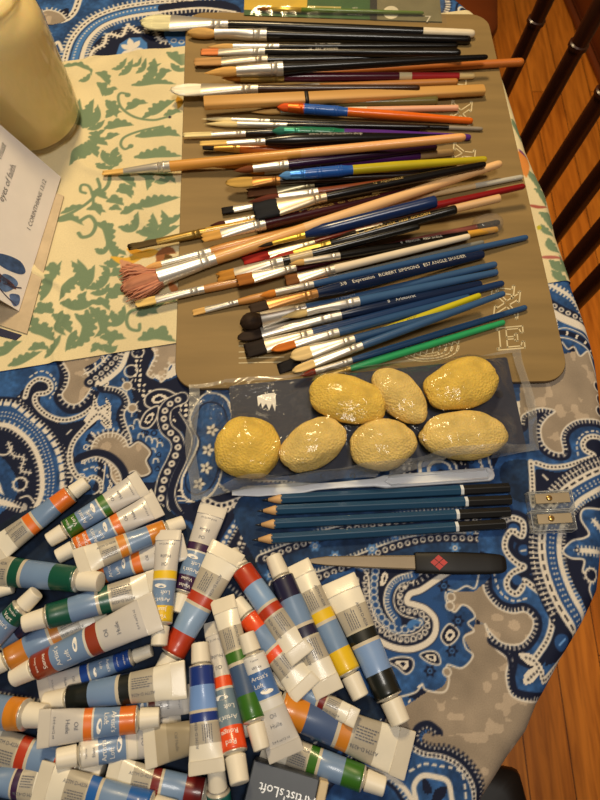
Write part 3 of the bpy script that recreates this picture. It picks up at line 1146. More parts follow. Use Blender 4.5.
# -- paisley between the tubes and the knife
C.fill([(330, 575), (480, 570), (476, 590), (455, 592), (447, 597), (454, 612), (463, 605), (475, 616), (473, 629), (464, 637), (472, 655), (462, 668), (447, 667), (445, 684), (430, 692), (420, 685), (412, 694), (398, 700), (360, 690), (340, 640)], BLUE, tex=t_blue)
LZ = [(479, 574), (475, 588), (466, 586), (456, 591), (447, 590), (446, 600), (454, 612), (462, 605), (470, 608), (475, 617), (468, 623), (474, 631), (464, 637), (466, 648), (473, 656), (462, 668), (447, 665), (449, 680), (444, 692), (426, 690), (422, 684), (416, 692), (400, 697)]
C.stroke(LZ, 1.7, WHITE)
for c_ in ((451, 597), (450, 606), (447, 672)):
    C.dot(c_, 4, BEIGE)
    C.ring(c_, 4, 1.4, WHITE)
LT = [(455, 568), (436, 580), (421, 590), (410, 594), (407, 602), (416, 605), (426, 609), (435, 619), (435, 633), (427, 643), (412, 649), (396, 648), (380, 641), (366, 628), (358, 606), (356, 580)]
C.stroke(LT, 20, NAVY)
C.stroke(LT, 8.5, BLUE, off=8)
C.fill([(365, 570), (440, 574), (415, 588), (404, 598), (408, 606), (425, 611), (432, 622), (428, 636), (412, 643), (392, 640), (374, 624), (364, 600)], NAVY)
C.stroke(LT, 6, WHITE)
C.ticks(LT, -10, -6, 1.4, 6.4, WHITE)
C.stroke(LT, 1.5, WHITE, off=-13)
C.rings([(367, 568), (366, 590), (370, 607), (380, 628), (396, 638), (412, 639), (425, 632), (427, 620), (418, 612), (404, 610), (400, 600), (402, 588), (412, 580)], 6.6, 2.3, 1.3, WHITE)
L_ = [(376, 568), (374, 585), (375, 602), (382, 618), (394, 628), (408, 629), (420, 622)]
C.stroke(L_, 8, BLUE)
C.rings(L_, 6.6, 3.4, 1.2, WHITE)
C.taper([(407, 628), (414, 622), (421, 623)], 6, BLUE2)
L_ = [(412, 572), (396, 577), (387, 587), (384, 600), (387, 612), (394, 622)]
C.stroke(L_, 7, BLUE, off=4)
C.stroke(L_, 1.6, WHITE)
C.ticks(L_, 0, 5, 1.2, 3.2, WHITE)
C.fill([(384, 572), (388, 575), (386, 582), (381, 586), (381, 578)], WHITE)
C.fill([(385, 575), (386, 577), (384, 582), (383, 580)], NAVY)
for lf in ([(388, 661), (400, 657), (412, 659), (413, 668), (406, 674), (397, 667)], [(420, 655), (430, 651), (438, 654), (440, 664), (430, 663)], [(441, 636), (449, 624), (459, 632), (455, 641), (447, 645)]):
    C.fill(lf, NAVY)
    C.stroke(lf, 1.6, WHITE, closed=True)
    m_ = np.mean(np.array(lf), axis=0)
    C.fill([tuple(m_ + (np.array(q) - m_) * .55) for q in lf], WHITE)
    C.fill([tuple(m_ + (np.array(q) - m_) * .25) for q in lf], NAVY)
for c_ in ((458, 621), (452, 651), (430, 671), (444, 586)):
    C.flower(c_, 6.5, NAVY, 6)
    C.ring(c_, 2, 1.2, BLUE2)
# -- bottom: paisley head at the corner
C.fill([(405, 740), (420, 729), (432, 728), (422, 738), (432, 748), (450, 750), (466, 760), (480, 780), (486, 810), (470, 850), (330, 850), (330, 790), (380, 760)], BLUE, tex=t_blue)
LH = [(437, 733), (428, 727), (419, 731), (418, 741), (430, 748), (448, 750), (464, 759), (477, 776), (483, 798), (482, 830)]
C.stroke(LH, 8, NAVY, off=-2)
C.ticks(LH, 1, 5, 2, 4.6, NAVY)
C.ticks(LH, -.5, 1.5, 1.2, 4.6, WHITE)
beaded([(412, 748), (424, 754), (442, 757), (458, 765), (470, 780), (475, 800), (474, 825)], 5, 4.2, 1.4, col=NAVY)
C.dash([(410, 771), (424, 764), (440, 766), (456, 769), (463, 776), (466, 800), (465, 820)], 2.2, 5, 8, WHITE)
C.stroke([(416, 800), (414, 786), (422, 776), (436, 777), (448, 782), (452, 800)], 5, WHITE)
C.fill([(424, 778), (430, 784), (432, 792), (426, 794), (422, 786)], NAVY)
C.fill([(432, 798), (436, 789), (446, 786), (446, 794), (440, 802), (432, 806)], NAVY)
C.stroke([(330, 760), (370, 770), (395, 780), (412, 800), (420, 830)], 5, WHITE)
C.stroke([(330, 766), (370, 776), (392, 786), (406, 806)], 4, NAVY)
C.ticks([(330, 766), (370, 776), (392, 786), (406, 806)], 2, 6, 1.4, 4, WHITE)
# -- far strip beyond the runner
C.fill([(-20, -30), (260, -30), (260, 60), (-20, 80)], BLUE, smooth=False, tex=t_blue)
AR = [(62, 78), (66, 55), (74, 36), (90, 20), (112, 10), (140, 4), (175, 1), (215, 3)]
C.stroke(AR, 9, NAVY, off=-9)
C.stroke(AR, 6, WHITE)
C.dash(AR, 1.4, 3, 5, BLACK)
C.ticks(AR, 3, 7, 1.4, 4.6, WHITE)
C.stroke(AR, 8, BLUE2, off=-9)
C.beads(AR, 4.2, 1, WHITE, off=-8)
C.stroke(AR, 4.5, WHITE, off=-16)
C.ticks(AR, -22, -18, 1.4, 4.4, WHITE)
C.fill([(85, 75), (88, 55), (98, 40), (115, 30), (140, 26), (175, 24), (215, 30), (215, 60)], NAVY)
C.stroke([(88, 70), (92, 52), (104, 44), (108, 34), (122, 36), (128, 26), (142, 34), (152, 26), (160, 40), (172, 42), (170, 60)], 3, WHITE)
C.ticks([(88, 70), (92, 52), (104, 44), (108, 34), (122, 36), (128, 26), (142, 34), (152, 26), (160, 40), (172, 42)], -4, 4, 1.3, 4, WHITE)
HX = [(113, 55), (117, 43), (128, 36), (142, 35), (150, 42), (151, 55), (143, 66), (120, 66)]
C.fill(HX, BLUE2)
C.stroke(HX, 6, NAVY, closed=True, smooth=False)
C.flower((132, 50), 12, WHITE, 7)
C.stroke([(38, 12), (50, 20), (64, 20), (74, 12), (80, -4)], 7, WHITE)
C.dash([(38, 12), (50, 20), (64, 20), (74, 12), (80, -4)], 1.6, 4, 6, BLACK)
C.fill([(28, -5), (40, 8), (55, 12), (68, 8), (66, 20), (45, 25), (30, 12)], NAVY)
C.fill([(38, 14), (48, 10), (60, 13), (66, 19), (55, 24), (44, 23)], BEIGE, tex=t_beige)
fringe([(38, 14), (48, 10), (60, 13), (66, 19)], 0, 4, 4)
C.stroke([(50, 34), (47, 42), (53, 46), (58, 42), (62, 50)], 3.4, WHITE)
C.fill([(160, 5), (215, 0), (240, 8), (232, 20), (200, 15), (170, 18)], NAVY)
C.stroke([(150, 14), (175, 10), (205, 8), (235, 12)], 3, WHITE)
C.ticks([(150, 14), (175, 10), (205, 8), (235, 12)], -6, -1, 1.4, 4.2, WHITE)
C.fill([(212, 16), (224, 11), (238, 15), (236, 22), (222, 24)], BEIGE, tex=t_beige)
C.fill([(165, 30), (195, 32), (210, 28), (215, 48), (190, 52), (172, 46)], BLUE2)
C.rings([(170, 40), (185, 42), (205, 40)], 8, 2.5, 1.3, WHITE)
# far right corner
C.fill([(430, -12), (490, -12), (488, 18), (430, 14)], BLUE, smooth=False, tex=t_blue)
C.stroke([(444, 16), (448, 6), (446, -6)], 5, WHITE)
C.ticks([(444, 16), (448, 6), (446, -6)], -4, 4, 1.4, 3.6, NAVY)
C.ring((464, 10), 5.5, 2.2, WHITE)
C.dot((464, 10), 3.6, NAVY)
C.stroke([(456, 12), (458, 3), (466, 0), (474, 4)], 2, NAVY)


def to_lin(c):
    c = np.clip(c, 0, 1)
    return np.where(c <= 0.04045, c / 12.92, ((c + 0.055) / 1.055) ** 2.4)


def sheet(name, cv, off, keep, mat_, seed, wrinkle=0.0, coarse=None):
    """a cloth from a canvas: keep = which lattice cells are made"""
    wx = cv.org[0] + cv.U * math.cos(cv.ang) - cv.Vv * math.sin(cv.ang)
    wy = cv.org[1] + cv.U * math.sin(cv.ang) + cv.Vv * math.cos(cv.ang)
    x, y, z = drape(wx, wy, off)
    if wrinkle:
        z = z + wrinkle * np.exp(-((fbm(wx, wy, 0.12, seed) - .5) / .035) ** 2) * np.clip((-0.118 - wx) / .015, 0, 1)
    V = np.stack([x, y, z], -1).reshape(-1, 3)
    ny, nx = cv.U.shape
    idx = np.arange(ny * nx).reshape(ny, nx)
    q = np.stack([idx[:-1, :-1], idx[:-1, 1:], idx[1:, 1:], idx[1:, :-1]], -1)[keep]
    used = np.zeros(len(V), bool)
    used[q.ravel()] = True
    re = np.cumsum(used) - 1
    V2, q2 = V[used], re[q]
    c2 = to_lin(cv.col.reshape(-1, 3)[used])
    if coarse is not None:                       # plain ground where other things lie on the cloth
        gx, gy = coarse
        n0 = len(V2)
        add, fq = [], []
        for (x0, y0, x1, y1) in zip(gx[0], gy[0], gx[1], gy[1]):
            add += [(x0, y0, 0), (x1, y0, 0), (x1, y1, 0), (x0, y1, 0)]
            k = n0 + len(add) - 4
            fq.append((k, k + 1, k + 2, k + 3))
        if add:
            V2 = np.vstack([V2, np.array(add)])
            q2 = np.vstack([q2, np.array(fq)])
            c2 = np.vstack([c2, np.tile(to_lin(BLUE), (len(add), 1))])
    me = bpy.data.meshes.new(name)
    me.vertices.add(len(V2))
    me.vertices.foreach_set('co', V2.astype(np.float32).ravel())
    me.loops.add(len(q2) * 4)
    me.loops.foreach_set('vertex_index', q2.astype(np.int32).ravel())
    me.polygons.add(len(q2))
    me.polygons.foreach_set('loop_start', np.arange(0, len(q2) * 4, 4, dtype=np.int32))
    me.polygons.foreach_set('use_smooth', np.ones(len(q2), bool))
    me.update(calc_edges=True)
    at = me.color_attributes.new('print', 'FLOAT_COLOR', 'POINT')
    at.data.foreach_set('color', np.c_[c2, np.ones(len(c2))].astype(np.float32).ravel())
    me.materials.append(mat_)
    o = bpy.data.objects.new(name, me)
    COL.objects.link(o)
    return o


# the runner lies at about ten degrees across the cloth
RA = math.radians(10.4)
RO = P(0, 372)[:2]
_q = np.array([[math.cos(RA), math.sin(RA)], [-math.sin(RA), math.cos(RA)]])
RW = float((_q @ (P(185, 47)[:2] - RO))[1])                       # its width
BTL, BTR, BBR, BBL = [P(*p)[:2] for p in ((186.5, 12), (486, 14), (571, 381), (174, 390))]


def in_quad(x, y, q, ins):
    r = np.ones(np.shape(x), bool)
    c = np.mean(q, axis=0)
    for a, b in zip(q, list(q[1:]) + [q[0]]):
        e = b - a
        nn = np.array([-e[1], e[0]]) / np.hypot(*e)
        if np.dot(c - a, nn) < 0:
            nn = -nn
        r &= ((x - a[0]) * nn[0] + (y - a[1]) * nn[1]) > ins
    return r


mx_ = (C.U[:-1, :-1] + C.U[1:, 1:]) / 2
my_ = (C.Vv[:-1, :-1] + C.Vv[1:, 1:]) / 2
hid = in_quad(mx_, my_, [BTL, BTR, BBR, BBL], 0.012)
run_q = [RO + _q.T @ np.array(v) for v in ((-0.05, 0), (0.4, 0), (0.4, RW), (-0.05, RW))]
hid |= in_quad(mx_, my_, run_q, 0.014) & (mx_ < 0.15)
inside = (np.hypot(mx_ - TC[0], my_ - TC[1]) < 0.64)
hid &= inside
# what lies hidden becomes a few large quads at the same level
rows = []
ny_, nx_ = hid.shape
for j in range(0, ny_ - 20, 20):
    blk = hid[j:j + 20].all(0)
    st = None
    for i in range(nx_):
        if blk[i] and st is None:
            st = i
        if st is not None and (not blk[i] or i - st >= 40):
            rows.append((us[st], vv_[j], us[i], vv_[j + 20], j, st, i))
            st = i if blk[i] else None
drop = np.zeros_like(hid)
for r in rows:
    drop[r[4]:r[4] + 20, r[5]:r[6]] = True
rr_ = np.array([[r[0], r[1], r[2], r[3]] for r in rows])
keep = ~drop
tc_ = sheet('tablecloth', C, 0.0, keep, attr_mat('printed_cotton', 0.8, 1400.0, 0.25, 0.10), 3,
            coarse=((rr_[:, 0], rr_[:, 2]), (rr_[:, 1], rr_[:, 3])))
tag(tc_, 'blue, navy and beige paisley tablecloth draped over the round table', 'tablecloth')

# ------------------------------------------------------------------ cream damask runner
CREAM = np.array((216, 201, 160)) / 255
SAGE = np.array((112, 132, 104)) / 255
fu = axis(-0.75, -0.075, 0.175, 0.60, 0.02, 0.0008)
fu = fu[(fu < 0.42)]
fu = np.concatenate([fu, np.arange(0.42, 0.56, 0.0011)])
fv = np.arange(0, RW + 0.0004, 0.0008)
RC = Canvas(fu, fv, RO, RA)
nn_ = fbm(RC.U, RC.Vv, 0.05, 61)[..., None]
RC.col[:] = CREAM * (0.93 + 0.13 * nn_)
WX = RO[0] + RC.U * math.cos(RA) - RC.Vv * math.sin(RA)
WY = RO[1] + RC.U * math.sin(RA) + RC.Vv * math.cos(RA)


def leaf(*a, w=8, p=0.7):
    RC.taper(list(a) if len(a) > 2 else [a[0], ((a[0][0] + a[1][0]) / 2 + (a[1][1] - a[0][1]) * .12, (a[0][1] + a[1][1]) / 2 - (a[1][0] - a[0][0]) * .12), a[1]], w * 1.34, SAGE, p, 6.5)


def curl(*a, w=3):
    RC.stroke(list(a), w, SAGE)


def mirror_set(fn):
    fn()


curl((128, 95), (121, 94), (118.5, 99), (122, 109), (135, 118), (153, 121), (167, 118), w=2.8)
RC.dot((128, 96), 3, SAGE)
leaf((127, 110), (137, 103), (148, 104), w=8)
leaf((149, 116), (160, 107), (175, 101), w=10)
leaf((143, 119), (152, 112), (158, 104), w=5)
leaf((165, 116), (175, 112), (182, 113), w=6)
curl((132, 147), (125, 150), (121, 145), (125, 138), (140, 132), (163, 127), w=2.8)
RC.dot((131, 147), 2.8, SAGE)
leaf((137, 137), (152, 134), (170, 136), w=8)
leaf((155, 131), (168, 132), (180, 137), w=9)
leaf((84, 128), (78, 112), (80, 100), w=9)
leaf((86, 127), (88, 112), (94, 100), w=9)
leaf((87, 128), (96, 118), (98, 106), w=8)
leaf((89, 130), (98, 127), (105, 121), w=6)
leaf((90, 134), (98, 134), (106, 130), w=5)
leaf((90, 138), (98, 140), (108, 146), w=8)
leaf((89, 142), (94, 148), (98, 158), w=8)
leaf((86, 144), (86, 153), (80, 162), w=9)
leaf((82, 146), (78, 156), (70, 166), w=9)
leaf((107, 102), (114, 108), (117, 118), w=9)
leaf((107, 118), (113, 112), (122, 113), w=7)
leaf((106, 129), (118, 124), (134, 126), w=9)
leaf((106, 140), (112, 136), (120, 135), w=6)
leaf((62, 67), (76, 66), (90, 70), (92, 76), w=5)
leaf((80, 82), (86, 80), (91, 74), w=5)
leaf((97, 74), (105, 76), (110, 86), w=7)
leaf((98, 84), (104, 88), (103, 97), w=7)
leaf((106, 96), (112, 90), (118, 90), w=7)
leaf((113, 70), (120, 68), (127, 59), w=5)
leaf((120, 76), (127, 71), (133, 60), w=6)
leaf((137, 74), (143, 69), (147, 61), w=5)
leaf((131, 67), (138, 65), (142, 59), w=4)
leaf((133, 86), (155, 82), (176, 85), w=7)
leaf((143, 82), (152, 74), (158, 72), w=6)
leaf((150, 80), (153, 70), (155, 60), w=8)
leaf((156, 81), (164, 73), (172, 72), w=7)
leaf((150, 70), (157, 68), (162, 66), w=4)
leaf((168, 54), (177, 58), (185, 68), w=9)
leaf((172, 66), (178, 70), (186, 72), w=6)
leaf((136, 158), (156, 154), (182, 157), w=9)
leaf((158, 153), (162, 150), (168, 154), w=6)
leaf((103, 152), (106, 158), (111, 167), w=7)
leaf((117, 149), (114, 158), (112, 167), w=7)
leaf((97, 165), (104, 168), (111, 170), w=7)
leaf((121, 156), (118, 163), (112, 170), w=5)
curl((111, 168), (110, 180), (107, 188), (99, 195), w=4)
curl((86, 194), (81, 192), (82, 186), (89, 187), (93, 196), (94, 208), w=3)
leaf((92, 194), (99, 193), (108, 200), w=7)
leaf((120, 178), (128, 179), (136, 188), w=7)
leaf((118, 192), (126, 188), (134, 196), w=8)
leaf((138, 174), (150, 178), (148, 192), w=8)
leaf((152, 172), (168, 176), (176, 184), w=7)
leaf((156, 184), (164, 182), (172, 178), w=6)
# second repeat
curl((60, 219), (75, 212), (90, 202), (100, 190), (98, 180), w=3.4)
leaf((62, 214), (74, 208), (86, 206), w=5)
leaf((58, 222), (72, 218), (84, 226), w=6)
curl((80, 222), (90, 217), (96, 225), (92, 235), (83, 238), (79, 234), w=4)
leaf((97, 224), (108, 228), (110, 241), (106, 251), w=9)
leaf((96, 250), (103, 252), (110, 246), w=6)
leaf((110, 240), (114, 250), (118, 263), w=7)
leaf((106, 264), (115, 263), (124, 257), w=9)
leaf((113, 256), (120, 252), (127, 256), w=5)
leaf((88, 210), (96, 208), (106, 213), w=6)
leaf((94, 204), (98, 208), (101, 216), w=6)
leaf((108, 202), (116, 200), (124, 206), w=8)
leaf((110, 210), (116, 208), (122, 211), w=5)
leaf((122, 214), (134, 209), (144, 211), w=8)
leaf((138, 208), (158, 201), (180, 198), w=9)
leaf((120, 228), (133, 228), (139, 214), w=8)
leaf((138, 233), (152, 231), (153, 214), w=9)
leaf((158, 228), (166, 224), (162, 211), w=7)
leaf((166, 224), (174, 220), (182, 214), w=6)
leaf((119, 192), (128, 192), (132, 199), w=6)
leaf((146, 242), (160, 234), (180, 226), w=9)
# large blossom
leaf((83, 290), (82, 276), (72, 262), w=10)
leaf((84, 288), (84, 274), (78, 260), w=8)
leaf((86, 288), (90, 276), (95, 266), w=8)
leaf((88, 289), (101, 284), (107, 271), (100, 266), w=8)
leaf((92, 294), (104, 292), (110, 284), w=6)
leaf((62, 304), (82, 306), (98, 300), w=9)
leaf((82, 308), (82, 298), (87, 292), w=8)
leaf((87, 312), (90, 326), (84, 340), (70, 350), w=11)
leaf((76, 332), (72, 342), (66, 352), w=8)
leaf((91, 309), (103, 318), (104, 330), (95, 338), w=10)
leaf((94, 304), (104, 302), (110, 311), w=7)
leaf((77, 277), (70, 287), (60, 301), w=9)
leaf((76, 315), (84, 322), (86, 334), w=6)
leaf((54, 316), (64, 320), (72, 334), w=10)
leaf((58, 322), (60, 330), (66, 336), w=7)
leaf((42, 300), (50, 280), (62, 262), w=9)
leaf((46, 270), (54, 268), (60, 276), w=8)
leaf((36, 312), (46, 308), (54, 314), w=11)
leaf((30, 330), (44, 330), (56, 342), w=11)
leaf((24, 318), (34, 322), (40, 332), w=8)
leaf((108, 298), (118, 291), (128, 294), w=12)
leaf((111, 276), (120, 272), (124, 284), w=8)
leaf((110, 326), (120, 320), (125, 306), w=8)
leaf((112, 312), (116, 322), (118, 326), w=6)
curl((140, 325), (139, 331), (130, 329), (127, 320), (133, 311), (155, 309), w=3.4)
leaf((138, 316), (148, 310), (158, 314), w=9)
leaf((152, 310), (164, 300), (178, 302), w=7)
leaf((102, 338), (114, 336), (126, 339), w=9)
leaf((110, 345), (112, 336), (118, 332), w=7)
leaf((104, 346), (112, 350), (118, 346), w=7)
leaf((140, 340), (156, 334), (176, 342), w=10)
leaf((158, 334), (164, 330), (168, 336), w=6)
leaf((0, 356), (10, 346), (22, 342), w=9)
leaf((10, 366), (26, 358), (42, 352), w=8)
leaf((30, 350), (40, 346), (50, 350), w=7)
leaf((46, 358), (56, 346), (62, 336), w=6)
leaf((92, 352), (98, 346), (104, 352), w=6)
# the end that hangs over the near right edge of the table
leaf((512, 120), (518, 128), (522, 140), w=7)
leaf((528, 172), (536, 180), (540, 192), w=8)
leaf((535, 190), (542, 194), (546, 206), w=7)
leaf((540, 214), (548, 218), (552, 230), w=9)
leaf((541, 226), (546, 232), (554, 236), w=6)
leaf((548, 240), (552, 248), (560, 252), w=8)
leaf((550, 262), (560, 268), (568, 266), w=9)
leaf((552, 272), (560, 278), (570, 284), w=8)
leaf((560, 256), (566, 266), (572, 280), w=6)
# paint spots; two thin reddish strokes put fold shading into the colour
STN = np.array((222, 176, 60)) / 255
for pts, w_, cc in (([(112, 258), (128, 262), (150, 252), (166, 256)], 9, (216, 168, 62)), ([(128, 250), (146, 256), (158, 254)], 8, (230, 170, 60)), ([(158, 262), (168, 252), (176, 254)], 14, (150, 96, 58)), ([(166, 256), (172, 262), (178, 258)], 9, (92, 66, 30)), ([(122, 262), (140, 280), (160, 296)], 16, (196, 142, 110)), ([(170, 284), (176, 292), (180, 300)], 8, (190, 120, 70)), ([(178, 98), (180, 104), (178, 110)], 7, (190, 140, 40)), ([(515, 152), (520, 160), (526, 178)], 16, (206, 130, 60)), ([(528, 206), (540, 208), (548, 206)], 4, (160, 84, 70)), ([(540, 258), (555, 258), (565, 258)], 4, (170, 100, 90)), ([(518, 150), (528, 158)], 3, (110, 60, 110)), ([(537, 228), (541, 229)], 6, (180, 170, 40))):
    RC.taper(pts if len(pts) > 2 else [pts[0], tuple(np.mean(pts, axis=0)), pts[1]], w_, np.array(cc) / 255)
RC.dot((170, 118), 1.6, NAVY)
kx = (fu[:-1] + fu[1:]) / 2
run = sheet('table_runner', RC, 0.0011, np.ones((len(fv) - 1, len(fu) - 1), bool), attr_mat('printed_linen', 0.85, 1100.0, 0.3, 0.06), 5, 0.0022)
tag(run, 'cream table runner with sage green damask leaves lying under the drawing board', 'table runner')
# ------------------------------------------------------------------ drawing board
BZ0, BZ1 = 0.0016, 0.0046
board_m = mat((134, 110, 68), 0.62, var=0.13, scale=60, stretch=(0.12, 1, 1), spec=.3, key='brown_hardboard')
bd_edge = mat((96, 74, 44), 0.7, key='hardboard_edge')


def rounded_quad(q, r, n=7):
    out = []
    m = len(q)
    for i in range(m):
        a, b, c = q[i - 1], q[i], q[(i + 1) % m]
        u, v = (a - b) / np.linalg.norm(a - b), (c - b) / np.linalg.norm(c - b)
        ang = math.acos(np.clip(u @ v, -1, 1))
        d = r / math.tan(ang / 2)
        ctr = b + (u + v) / np.linalg.norm(u + v) * r / math.sin(ang / 2)
        p, e = b + u * d, b + v * d
        a0, a1 = math.atan2(*(p - ctr)[::-1]), math.atan2(*(e - ctr)[::-1])
        da = (a1 - a0 + math.pi) % (2 * math.pi) - math.pi
        out += [ctr + r * np.array([math.cos(a0 + da * k / n), math.sin(a0 + da * k / n)]) for k in range(n + 1)]
    return np.array(out)


def slab(name, outline, z0, z1, mats, parent=None, bev=0.0006, label=None):
    c = np.mean(outline, axis=0)
    o = np.asarray(outline)
    if np.sum(o[:, 0] * np.roll(o[:, 1], -1) - np.roll(o[:, 0], -1) * o[:, 1]) < 0:
        o = o[::-1]
    n = len(o)
    d = o - c
    ins = o - d / np.linalg.norm(d, axis=1)[:, None] * bev
    V = [(*p, z0) for p in ins] + [(*p, z0 + bev) for p in o] + [(*p, z1 - bev) for p in o] + [(*p, z1) for p in ins]
    Fc, mi = [], []
    for k in range(3):
        for i in range(n):
            j = (i + 1) % n
            Fc.append((k * n + i, k * n + j, (k + 1) * n + j, (k + 1) * n + i))
            mi.append(1 if len(mats) > 1 else 0)
    Fc.append(tuple(range(n - 1, -1, -1)))
    Fc.append(tuple(range(3 * n, 4 * n)))
    mi += [0, 0]
    return mesh_obj(name, V, Fc, mats, parent, mi, smooth=False, label=label)


q = [P(186, 12, BZ1)[:2], P(487, 14, BZ1)[:2], P(570.5, 381, BZ1)[:2], P(174.5, 389.5, BZ1)[:2]]
board = empty('drawing_board', 'thin brown hardboard drawing board with rounded corners under the brushes', 'drawing board', (0, 0, 0))
bctr = np.mean(q, axis=0)
board.location = (bctr[0], bctr[1], BZ0)
bo = rounded_quad(q, 0.019) - bctr
slab('panel', bo, 0, BZ1 - BZ0, [board_m, bd_edge], board)
# printed letters and marks in pale ink
ink = mat((206, 190, 150), 0.6, key='pale_ink')


def flat_strokes(name, lines, w, z, m, parent, origin):
    mb = MB()
    for ln in lines:
        pts = np.array([P(*p, z)[:2] for p in ln]) - np.asarray(origin)[:2]
        for i in range(len(pts) - 1):
            a, b = pts[i], pts[i + 1]
            d = (b - a) / (np.linalg.norm(b - a) + 1e-12)
            nn = np.array([-d[1], d[0]]) * w / 2
            a2, b2 = a - d * w * .3, b + d * w * .3
            mb.add([(*(a2 - nn), z - origin[2]), (*(b2 - nn), z - origin[2]), (*(b2 + nn), z - origin[2]), (*(a2 + nn), z - origin[2])], [(0, 1, 2, 3)])
    return mb.build(name, m, parent, smooth=False)


def serif_letter(kind, cx, cy, w, h, rot):
    """outline strokes of a capital, in photo pixels, standing along a line that runs up the board's side"""
    S = {'E': [[(-.5, -.5), (-.5, -.42), (-.38, -.40), (-.38, .40), (-.5, .42), (-.5, .5), (.5, .5), (.5, .2), (.42, .2), (.36, .40), (-.12, .40), (-.12, .06), (.16, .06), (.2, .18), (.28, .18), (.28, -.16), (.2, -.16), (.16, -.05), (-.12, -.05), (-.12, -.40), (.38, -.40), (.44, -.2), (.52, -.2), (.52, -.5), (-.5, -.5)]],
         'X': [[(-.5, .5), (-.1, .5), (-.1, .42), (-.2, .42), (.03, .1), (.24, .42), (.14, .42), (.14, .5), (.5, .5), (.5, .42), (.4, .42), (.12, .02), (.42, -.42), (.52, -.42), (.52, -.5), (.1, -.5), (.1, -.42), (.2, -.42), (-.02, -.1), (-.26, -.42), (-.15, -.42), (-.15, -.5), (-.52, -.5), (-.52, -.42), (-.4, -.42), (-.1, 0), (-.4, .42), (-.5, .42), (-.5, .5)]],
         'I': [[(-.3, .5), (.3, .5), (.3, .42), (.12, .4), (.12, -.4), (.3, -.42), (.3, -.5), (-.3, -.5), (-.3, -.42), (-.12, -.4), (-.12, .4), (-.3, .42), (-.3, .5)]],
         'Y': [[(-.5, .5), (-.1, .5), (-.1, .42), (-.2, .42), (.03, .08), (.24, .42), (.14, .42), (.14, .5), (.5, .5), (.5, .42), (.4, .42), (.12, 0), (.12, -.4), (.25, -.42), (.25, -.5), (-.22, -.5), (-.22, -.42), (-.1, -.4), (-.1, 0), (-.4, .42), (-.5, .42), (-.5, .5)]]}[kind]
    c, s = math.cos(rot), math.sin(rot)
    out = []
    for ln in S:
        out.append([(cx + c * a * w - s * b * h, cy - (s * a * w + c * b * h)) for a, b in ln])
    return out


ls = []
for args in (('E', 510, 338, 27, 22, 5), ('X', 507, 304, 27, 24, 84), ('I', 503, 291, 22, 22, 84), ('Y', 464, 154, 22, 22, 84), ('X', 461, 113, 24, 20, 84), ('I', 459, 82, 20, 14, 84)):
    flat_strokes('printed_letter', serif_letter(*args[:5], math.radians(args[5])), 0.0011, BZ1 + 0.00012, ink, board, (bctr[0], bctr[1], BZ0))
ls = [[(239, y), (258, y - .5), (284, y - 1)] for y in (346, 352, 358, 363)]
for l_ in ls:
    flat_strokes('printed_line', [l_], 0.0008, BZ1 + 0.00012, ink, board, (bctr[0], bctr[1], BZ0))
ls = []
for rx_, ry_ in ((28, 11), (22, 8.5), (16, 6), (9, 3.5)):
    ls.append([(431 + rx_ * math.cos(a), 350 - ry_ * math.sin(a) - 0.10 * rx_ * math.cos(a)) for a in np.linspace(0, 2 * math.pi, 28)])
for k in range(9):
    x = 408 + k * 6
    ls.append([(x, 356 - k * .5), (x + 3, 345 - k * .5)])
flat_strokes('printed_emblem', ls, 0.0008, BZ1 + 0.00012, ink, board, (bctr[0], bctr[1], BZ0))


def ground_brush(x, y):
    if in_quad(np.array(x), np.array(y), q, 0.0):
        return BZ1 + 0.0002
    return 0.0014


# ------------------------------------------------------------------ paintbrushes
pile = Pile()
SILV, GOLD, COPP, DULL = (205, 200, 190), (214, 178, 96), (190, 140, 84), (168, 158, 140)
BLK, MAR, NVY, STL, WOD, OCH, PEA = (18, 15, 14), (66, 16, 26), (18, 34, 66), (56, 88, 128), (190, 132, 70), (206, 146, 62), (226, 178, 120)
TAN, CRM, WHB, DKB, GLD, BKB = (206, 164, 98), (216, 186, 122), (232, 222, 200), (50, 36, 26), (180, 116, 40), (22, 20, 22)


def hair_mat(c):
    return mat(c, 0.7, var=0.28, scale=260, stretch=(0.08, 1, 1), bump=0.5, key='bristle_hair', spec=.18)


def ferrule_mat(c):
    return mat(c, 0.36, metal=0.65, var=0.06, scale=120, stretch=(.2, 1, 1), key='metal_ferrule')


def handle_mat(c):
    if c in (WOD, OCH, PEA) or (c[0] > 170 and 90 < c[1] < 200 and c[2] < 140 and c[0] - c[2] > 60 and c[0] - c[1] < 90 and c[1] - c[2] < 100):
        return mat(c, 0.42, var=0.14, scale=90, stretch=(0.06, 1, 1), coat=0.2, key='varnished_wood')
    return mat(c, 0.25, var=0.05, coat=0.12, key='painted_handle', spec=.35)


def lettering(name, s, parent, m, x0, size, surf, y0=0.0, rot=0, lift=0.0002, flip=False):
    """flat letters laid on a rounded surface; surf(x, y) -> z. rot 0: along +x, 1: across (+y), top towards -x, -1: along -x"""
    V, Fc = glyphs(s)
    if not len(V):
        return None
    out = []
    for a, b in V:
        a, b = a * size, b * size
        if rot == 0:
            x, y = x0 + a, y0 + b
        elif rot == -1:
            x, y = x0 - a, y0 - b
        else:
            x, y = x0 - b, y0 + a
        out.append((x, y, surf(x, y) + lift))
    return mesh_obj(name, out, Fc, m, parent, smooth=False)


nbrush = [0]
BR_LIST = []


def B(layer, label, kind, tip, A, Bp, end, bw, fw, hw, ew, bc, fc, hc, **o):
    BR_LIST.append((layer, len(BR_LIST), dict(label=label, kind=kind, tip=tip, A=A, B=Bp, end=end, bw=bw, fw=fw, hw=hw, ew=ew, bc=bc, fc=fc, hc=hc, **o)))


